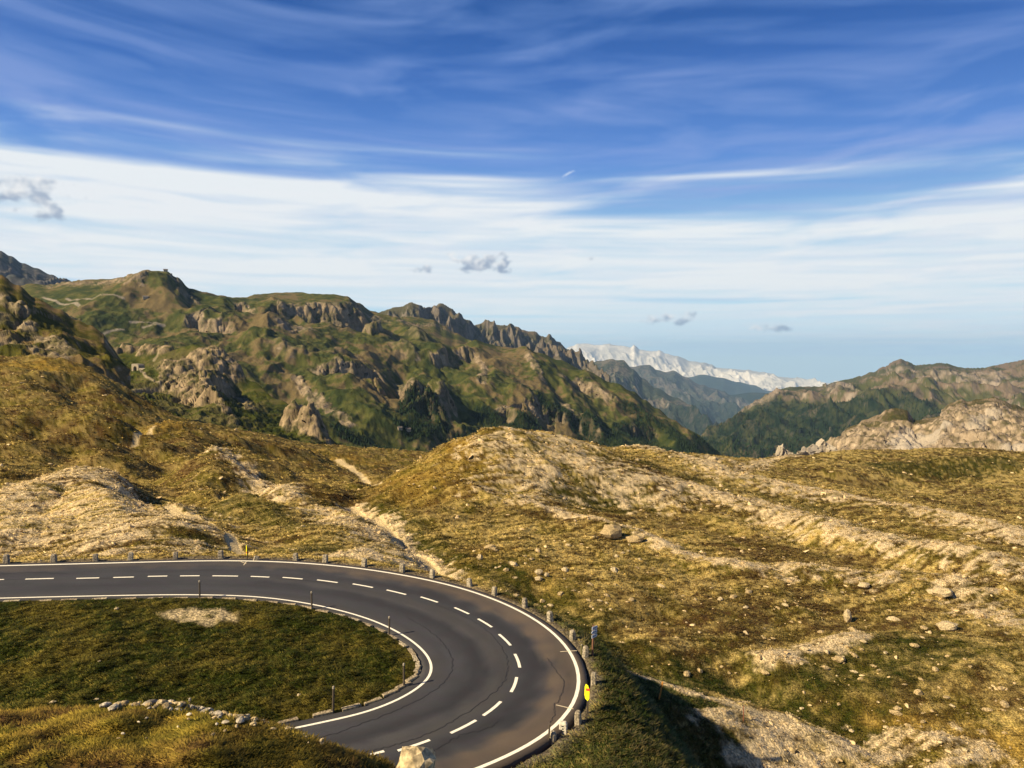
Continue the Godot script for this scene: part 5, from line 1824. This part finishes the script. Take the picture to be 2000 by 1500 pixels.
func cover(col: PackedColorArray) -> void:
	var heath := []
	var lawn := []
	for q in 3:
		heath.append(PackedFloat32Array())
		lawn.append(PackedFloat32Array())
	var close := PackedFloat32Array()
	var scree := [PackedFloat32Array(), PackedFloat32Array()]
	var patch := ns("patch", 0.16, 4, 1)
	var thick := ns("thick", 0.25, 3, 1)
	var i_lo := int((-0.72 + U_MAX) / (2.0 * U_MAX) * GU)
	var i_hi := int((0.72 + U_MAX) / (2.0 * U_MAX) * GU)
	for n in 230000:
		var i := rng.randi_range(i_lo, i_hi)
		var j := rng.randi_range(20, GV - 16)
		var k := j * GU + i
		var z := zrow[j]
		if z > 13.0 and z < 20.0: continue
		var e := g_edge[k]
		if e < 0.95: continue
		var p := gpos[k] + Vector3(rng.randf_range(-0.001, 0.001) * z, 0, rng.randf_range(-0.003, 0.003) * z)
		var c := col[k]
		var dry := rng.randf()
		if z < 13.0:
			if n % 3 == 2 or col[k].r < 0.1 and rng.randf() < 0.6: continue
			var b := Basis(Vector3.UP, rng.randf() * TAU).scaled(Vector3.ONE * rng.randf_range(0.7, 1.5))
			push(close, p, b, c.lerp(Color(0.42, 0.30, 0.05), dry * 0.5) * rng.randf_range(0.8, 1.5))
			continue
		if m_path[k] > 0.4: continue
		var rock0 := m_rock[k]
		if g_in[k] and e < 12.0:
			if m_rock[k] > 0.4 or n % 2: continue
			var b := Basis(Vector3.UP, rng.randf() * TAU).scaled(Vector3(1, rng.randf_range(0.5, 1.1), 1) * rng.randf_range(0.8, 1.7))
			push(lawn[n % 3], p, b, c.lerp(Color(0.20, 0.15, 0.03), dry * dry * 0.55) * rng.randf_range(0.8, 1.6))
			continue
		if e < 14.0 and ((p.x > -1.0 and z < 56.0) or z < 40.0) and rock0 < 0.4:
			if n % 2: continue
			var b := Basis(Vector3.UP, rng.randf() * TAU).scaled(Vector3.ONE * rng.randf_range(1.0, 2.4))
			push(lawn[n % 3], p, b, c.lerp(Color(0.07, 0.10, 0.018), 0.5).lerp(Color(0.34, 0.24, 0.08), dry ** 3 * 0.8) * rng.randf_range(0.9, 1.8))
			continue
		var rock := m_rock[k]
		# stones: thick on the bare bands, thin elsewhere
		var stony := rock * 0.05 + 0.008 + 0.09 * maxf(0.0, thick.get_noise_2d(p.x, p.z)) * (1.0 if p.x > -10.0 else 0.4)
		if rng.randf() < stony:
			var s := rng.randf_range(0.04, 0.11) + rng.randf() ** 5 * 0.26
			s *= clampf(z / 75.0, 0.7, 2.2)
			var b := Basis(Vector3(rng.randf() - 0.5, 1, rng.randf() - 0.5).normalized(), rng.randf() * TAU) * Basis.from_scale(Vector3(s * rng.randf_range(0.9, 1.8), s * rng.randf_range(0.3, 0.65), s))
			push(scree[n % 2], p - Vector3(0, s * 0.1, 0), b, Color(0.66, 0.50, 0.27).lerp(Color(0.42, 0.30, 0.16), rng.randf()))
			continue
		if rng.randf() < rock * 0.55: continue
		var size := clampf(z / 70.0, 0.7, 2.4) * rng.randf_range(0.6, 1.4)
		var b2 := Basis(Vector3.UP, rng.randf() * TAU).scaled(Vector3(size, size * rng.randf_range(0.5, 0.95), size))
		push(heath[n % 3], p, b2, c.lerp(Color(0.64, 0.46, 0.15), dry ** 2.0 * 0.75 * (1.0 - m_dark[k] * 0.6) * (1.0 - m_green[k] * 0.75)) * rng.randf_range(0.7, 1.4))
	var gm := tinted("grass_blade", 0.8, 0.35)
	for q in 3:
		scatter("dry_grass", tuft_mesh(9, 0.16, 0.20, 0.022, 11 + q), gm, heath[q], "dry yellow-brown grass and heather covering the hills beyond the road", "grass")
		scatter("meadow_grass", tuft_mesh(12, 0.085, 0.16, 0.012, 21 + q), gm, lawn[q], "short dark green grass on the meadow inside the hairpin and its banks", "grass")
	scatter("slope_grass", tuft_mesh(24, 0.045, 0.09, 0.0045, 31), gm, close, "yellow-green grass on the slope overlooking the hairpin", "grass")
	for q in 2:
		scatter("scree", rock_mesh(60 + q, 1), tinted("scree_stone"), scree[q], "pale stones strewn over the bare bands of the hillside", "stones")
	boulders()
	far_buildings()


func stone_thing(called: String, kind: int, p: Vector3, size: Vector3, turn: float, tone: Material, label: String, group := "", tilt := 0.0) -> void:
	var o := put(called, rock_kinds[kind % rock_kinds.size()], tone)
	o.position = p
	o.rotation = Vector3(tilt, turn, tilt * 0.5)
	o.scale = size
	meta(o, label, "rock" if called != "boulder" else "boulder", group)


func boulders() -> void:
	for q in 8: rock_kinds.append(rock_mesh(200 + q, 2 if q < 4 else 1, 1.0, 1.0, 0.5))
	var tan_ := stone_mat("boulder_tan", Color(0.58, 0.43, 0.22))
	var light := stone_mat("boulder_light", Color(0.70, 0.55, 0.32))
	var grey := stone_mat("boulder_grey", Color(0.45, 0.36, 0.25))
	# those that stand out
	var one := func(px: float, py: float, from: float, w: float, h: float, kind: int, mat: Material, label: String, turn := 0.3) -> void:
		var p := ground_hit(px, py, from)
		var m := -p.z / F
		stone_thing("boulder", kind, p + Vector3(0, h * m * 0.38, 0), Vector3(w * m * 0.56, h * m * 0.60, w * m * 0.42), turn, mat, label)
	one.call(1840.0, 1161.0, 40.0, 46.0, 17.0, 1, light, "large flat pale boulder with a dark gap under it on the right hillside")
	one.call(1655.0, 1213.0, 40.0, 21.0, 27.0, 5, light, "upright pointed pale stone standing on the right hillside", 1.0)
	one.call(1195.0, 1050.0, 60.0, 44.0, 26.0, 0, tan_, "blocky rock outcrop jutting from the pale band across the middle hill")
	one.call(1240.0, 1058.0, 60.0, 34.0, 14.0, 3, tan_, "low layered rock ledge just beyond the blocky outcrop")
	one.call(938.0, 1092.0, 55.0, 12.0, 11.0, 1, light, "small boulder casting a dark shadow at the foot of the middle hill")
	one.call(1052.0, 1122.0, 50.0, 17.0, 11.0, 2, light, "largest pale block in the stone cluster above the outer verge")
	one.call(1052.0, 1133.0, 50.0, 15.0, 8.0, 3, light, "flat pale block at the lower edge of the stone cluster above the outer verge")
	one.call(1068.0, 1126.0, 50.0, 10.0, 8.0, 0, light, "small pale block at the right of the stone cluster above the outer verge")
	one.call(1640.0, 1290.0, 45.0, 26.0, 10.0, 1, tan_, "long low boulder in the heather below the upright stone")
	one.call(1688.0, 1147.0, 45.0, 26.0, 10.0, 0, light, "flat pale boulder between the upright stone and the rock band")
	one.call(1850.0, 1228.0, 45.0, 40.0, 15.0, 3, light, "cracked pale slab among smaller stones on the green patch")
	one.call(800.0, 1128.0, 50.0, 6.0, 5.0, 2, grey, "small grey stone on the verge behind the guard stones")
	# rock at the roadside just below the camera, and its smaller neighbour
	var near_one := func(px: float, py: float, z: float, w: float, h: float, kind: int, mat: Material, label: String, turn := 0.3, group := "") -> void:
		var p := at(px, py, z)
		p.y = ground_y(p.x, z)
		var m := z / F
		stone_thing("boulder", kind, p + Vector3(0, h * m * 0.25, 0), Vector3(w * m * 0.56, h * m * 0.7, w * m * 0.5), turn, mat, label, group)
	var bp := at(815, 1500, 9.7)
	stone_thing("boulder", 0, bp, Vector3(0.30, 0.27, 0.30), 0.6, light, "rounded pale boulder on the edge of the slope overlooking the road")
	near_one.call(610.0, 1462.0, 10.4, 40.0, 13.0, 1, light, "low pale stone at the rim of the slope above the near arm")
	# white rubble along the rim of the near slope
	var rubble := stone_mat("rubble_white", Color(0.64, 0.55, 0.41))
	for n in 130:
		var px := rng.randf_range(190.0, 520.0) + rng.randf() * 120.0 * float(n % 3 == 0)
		var u := (px - 1000.0) / F
		# the rim is where the slope drops out of sight
		var rim := 8.0
		var best := -9.0
		for q in 50:
			var zz := 8.0 + q * 0.1
			var seen := (ground_y(u * zz, zz) - EYE) / zz
			if seen > best:
				best = seen
				rim = zz
		var z := rim - (absf(rng.randfn(0.0, 0.22)) if n < 104 else rng.randf_range(0.2, 1.4)) + 0.05
		var x := u * z
		var s := rng.randf_range(0.018, 0.042) + (0.025 if rng.randf() < 0.15 else 0.0)
		if n >= 104: s *= 0.6
		stone_thing("stone", rng.randi() % 8, Vector3(x, ground_y(x, z) + s * 0.6 + 0.02, -z), Vector3(s * rng.randf_range(1.2, 2.0), s * 0.75, s), rng.randf() * TAU, [light, tan_, rubble][n % 3], ["cream", "tan", "whitish"][n % 3] + (" larger" if s > 0.045 else " small") + " stone " + ("in the rubble along the rim of the near slope" if n < 104 else "in the grass in front of the rubble rim"), "rubble along the rim of the near slope", rng.randf_range(-0.3, 0.3))
	# stones on the hillsides, larger than their neighbours
	var zones := [[1300, 1900, 1150, 1330, 45.0, 70, "in the heath around the upright stone"], [1700, 2000, 1330, 1490, 42.0, 34, "on the lower slope beyond the gully"], [930, 1300, 1060, 1200, 50.0, 40, "at the foot of the middle hill above the outer verge"], [1390, 1450, 895, 920, 100.0, 12, "on the rocky knoll in the saddle"], [1450, 2000, 1370, 1490, 42.0, 22, "beside the gully below the track"]]
	for zn in zones:
		for n in zn[5]:
			var px := rng.randf_range(zn[0], zn[1])
			var py := rng.randf_range(zn[2], zn[3])
			var p := ground_hit(px, py, zn[4])
			if -p.z > 260.0: continue
			var s := (rng.randf_range(3.0, 5.5) + rng.randf() ** 3 * 7.0) * -p.z / F
			var size := Vector3(s * rng.randf_range(0.7, 1.5), s * rng.randf_range(0.35, 0.7), s * 0.8)
			var pale := rng.randi() % 3 == 0
			var form := "long" if size.x > 1.2 * s else "flat" if size.y < 0.45 * s else "squat" if size.x > s else "blocky"
			stone_thing("stone", rng.randi() % 8, p + Vector3(0, s * 0.02, 0), size, rng.randf() * TAU, light if pale else tan_, "%s%s %s stone %s" % ["larger " if s * F / -p.z > 8.0 else "", form, "pale" if pale else "tan", zn[6]], "stones on the hillside beyond the hairpin", rng.randf_range(-0.25, 0.25))
	for q in [[228, 1188, 8, 5], [194, 1290, 6, 3], [188, 1365, 10, 4], [584, 1357, 7, 5], [102, 1370, 12, 4]]:
		var p := ground_hit(q[0], q[1] + 2.0, 24.0)
		var m := -p.z / F
		stone_thing("stone", q[0] % 8, p + Vector3(0, q[3] * m * 0.3, 0), Vector3(q[2], q[3], q[2] * 0.7) * m * 0.6, 0.4, light, "small pale stone lying in the meadow inside the hairpin", "stones in the meadow")
	# two pale limestone pinnacles behind the saddle
	for q in [[1528, 262.0, 1], [1590, 268.0, 2]]:
		var z: float = q[1]
		var x := dir_of(q[0], 890).x * z
		var o := node("rock_pinnacle", Vector3(x, ground_y(x, z), -z), 0.4)
		var mat := stone_mat("limestone", Color(0.56, 0.48, 0.37))
		var parts := [[0.0, 0.0, 1.5, 7.2, 1.3], [-1.6, 0.3, 1.0, 6.0, 0.9], [1.7, 0.2, 1.1, 5.6, 1.0], [3.2, 0.5, 1.5, 2.6, 1.0], [-3.0, 0.6, 1.4, 2.4, 1.0]] if q[2] == 1 else [[0.0, 0.0, 2.6, 5.6, 1.6], [-3.2, 0.5, 2.2, 4.0, 1.4], [2.8, 0.0, 2.0, 7.8, 1.4], [-6.0, 1.0, 2.2, 2.4, 1.4], [5.2, 0.6, 2.4, 6.2, 1.6]]
		for w in parts:
			var r := put("rock", rock_mesh(300 + int(w[0] * 10.0) + q[2], 3, 1.0, 1.0, 1.0), mat, o)
			r.position = Vector3(w[0], w[3] * 0.2, w[1])
			r.scale = Vector3(w[2] * 1.3, w[3] * 0.45, w[4] * 1.2)
			r.rotation = Vector3(0, w[0], 0.08 * w[0] / 3.0)
		meta(o, "slender group of white limestone spires behind the saddle" if q[2] == 1 else "broad stepped white limestone crag behind the saddle", "crag")


func far_buildings() -> void:
	# arched stone portal where the far road enters the slope, with its retaining wall
	var stone := stone_mat("portal_stone", Color(0.52, 0.44, 0.32))
	var c := spot(crag_r, 265, 724)
	var o := node("tunnel_portal", c + Vector3(0, -0.4, 2.0), -0.35)
	var outline := PackedVector2Array([Vector2(-4.6, -1), Vector2(-4.6, 6.6), Vector2(-3.4, 7.4), Vector2(3.2, 7.0), Vector2(4.6, 5.8), Vector2(4.6, -1), Vector2(2.2, -1)])
	for k in 9: outline.append(Vector2(cos(PI * k / 8.0) * 2.2, 2.6 + sin(PI * k / 8.0) * 2.2))
	outline.append(Vector2(-2.2, -1))
	var front := CSGPolygon3D.new()
	front.name = "arch_wall"
	front.polygon = outline
	front.depth = 8.0
	front.material = stone
	o.add_child(front)
	var end := BoxMesh.new()
	end.size = Vector3(5.4, 6.4, 0.6)
	put("end_wall", end, stone, o).position = Vector3(0, 1.6, -8.4)
	var wing := BoxMesh.new()
	wing.size = Vector3(8.0, 3.6, 1.2)
	put("wing_wall", wing, stone, o).position = Vector3(8.4, 1.2, -1.0)
	meta(o, "pale stone tunnel portal with a dark arch on the slope under the crag", "tunnel")
	var a := at(150, 717, 806)
	var b := at(258, 726, 800)
	var st := SurfaceTool.new()
	st.begin(Mesh.PRIMITIVE_TRIANGLES)
	st.set_smooth_group(-1)
	for s in 12:
		var p := a.lerp(b, s / 12.0)
		var q := a.lerp(b, (s + 1) / 12.0)
		var up := Vector3(0, 3.4, 0)
		var back := Vector3(0, 0.1, -9.0)
		quad(st, p + Vector3(0, -6, 0), p + up * 0.5, q + up * 0.5, q + Vector3(0, -6, 0))
		quad(st, p + up * 0.5, p + up * 0.5 + back, q + up * 0.5 + back, q + up * 0.5)
	st.generate_normals()
	var wall := put("retaining_wall", st.commit(), stone_mat("wall_grey", Color(0.40, 0.34, 0.27)))
	meta(wall, "long grey retaining wall carrying the far road to the tunnel portal", "wall")
	# alpine huts
	for h in [[781, 838, 5.0, "lower pale hut on the alp below the dark crag"], [797, 841, 6.0, "longer hut just beside the lower pale hut on the alp"], [284, 583, 8.0, "small pale hut by the road under the rounded summit"], [324, 530, 7.0, "small hut on top of the rounded summit"]]:
		var p := spot(green_relief, h[0], h[1])
		var w: float = h[2]
		var hut := node("hut", p, 0.5)
		put("wall", solid([rect_ring(w * 0.6, w * 0.4, -2.0), rect_ring(w * 0.6, w * 0.4, w * 0.42)]), stone_mat("hut_wall", Color(0.60, 0.50, 0.36)), hut)
		var rs := SurfaceTool.new()
		rs.begin(Mesh.PRIMITIVE_TRIANGLES)
		rs.set_smooth_group(-1)
		var e := w * 0.42
		var r := [Vector3(-w * 0.68, e, w * 0.48), Vector3(w * 0.68, e, w * 0.48), Vector3(w * 0.68, e, -w * 0.48), Vector3(-w * 0.68, e, -w * 0.48), Vector3(-w * 0.68, e + w * 0.3, 0), Vector3(w * 0.68, e + w * 0.3, 0)]
		quad(rs, r[0], r[4], r[5], r[1])
		quad(rs, r[2], r[5], r[4], r[3])
		for v in [r[0], r[3], r[4], r[1], r[5], r[2]]: rs.add_vertex(v)
		quad(rs, r[0], r[1], r[2], r[3])
		rs.generate_normals()
		put("roof", rs.commit(), plain("hut_roof", Color(0.13, 0.11, 0.095)), hut)
		meta(hut, h[3], "hut")


func conifer_mesh() -> ArrayMesh:
	var st := SurfaceTool.new()
	st.begin(Mesh.PRIMITIVE_TRIANGLES)
	st.set_smooth_group(-1)
	for t in 3:
		var y := 0.12 + t * 0.26
		var r := 0.23 - t * 0.06
		for k in 6:
			var a := TAU * k / 6.0
			var b := TAU * (k + 1) / 6.0
			var q := r * (0.8 + 0.35 * (k % 2))
			var q2 := r * (0.8 + 0.35 * ((k + 1) % 2))
			for v in [Vector3(sin(a) * q, y, cos(a) * q), Vector3(0, y + 0.46, 0), Vector3(sin(b) * q2, y, cos(b) * q2)]: st.add_vertex(v)
	st.generate_normals()
	return st.commit()


func wood_on(r: Relief, n: int, tall: float, thresh: float, label: String) -> void:
	var buf := PackedFloat32Array()
	var tries := 0
	while buf.size() < n * 16 and tries < n * 60:
		tries += 1
		var k := rng.randi_range(0, r.nx * r.crest_row - 1)
		if r.wood[k] < thresh: continue
		var h := tall * rng.randf_range(0.55, 1.25)
		var t := rng.randf_range(0.7, 1.4)
		push(buf, r.pos[k] + Vector3(0, -0.6, 0), Basis(Vector3.UP, rng.randf() * TAU).scaled(Vector3(h, h, h)), Color(0.018 * t, 0.032 * t, 0.014 * t))
	scatter("conifer_wood", conifer_mesh(), tinted("needles"), buf, label, "wood")


func woods(a: Relief, b: Relief) -> void:
	wood_on(a, 4200, 5.0, 0.6, "dark dwarf pine and spruce wood on the lower flank of the green range")
	wood_on(b, 9000, 10.0, 0.6, "blue-green spruce wood on the lower slope of the brown mountain")
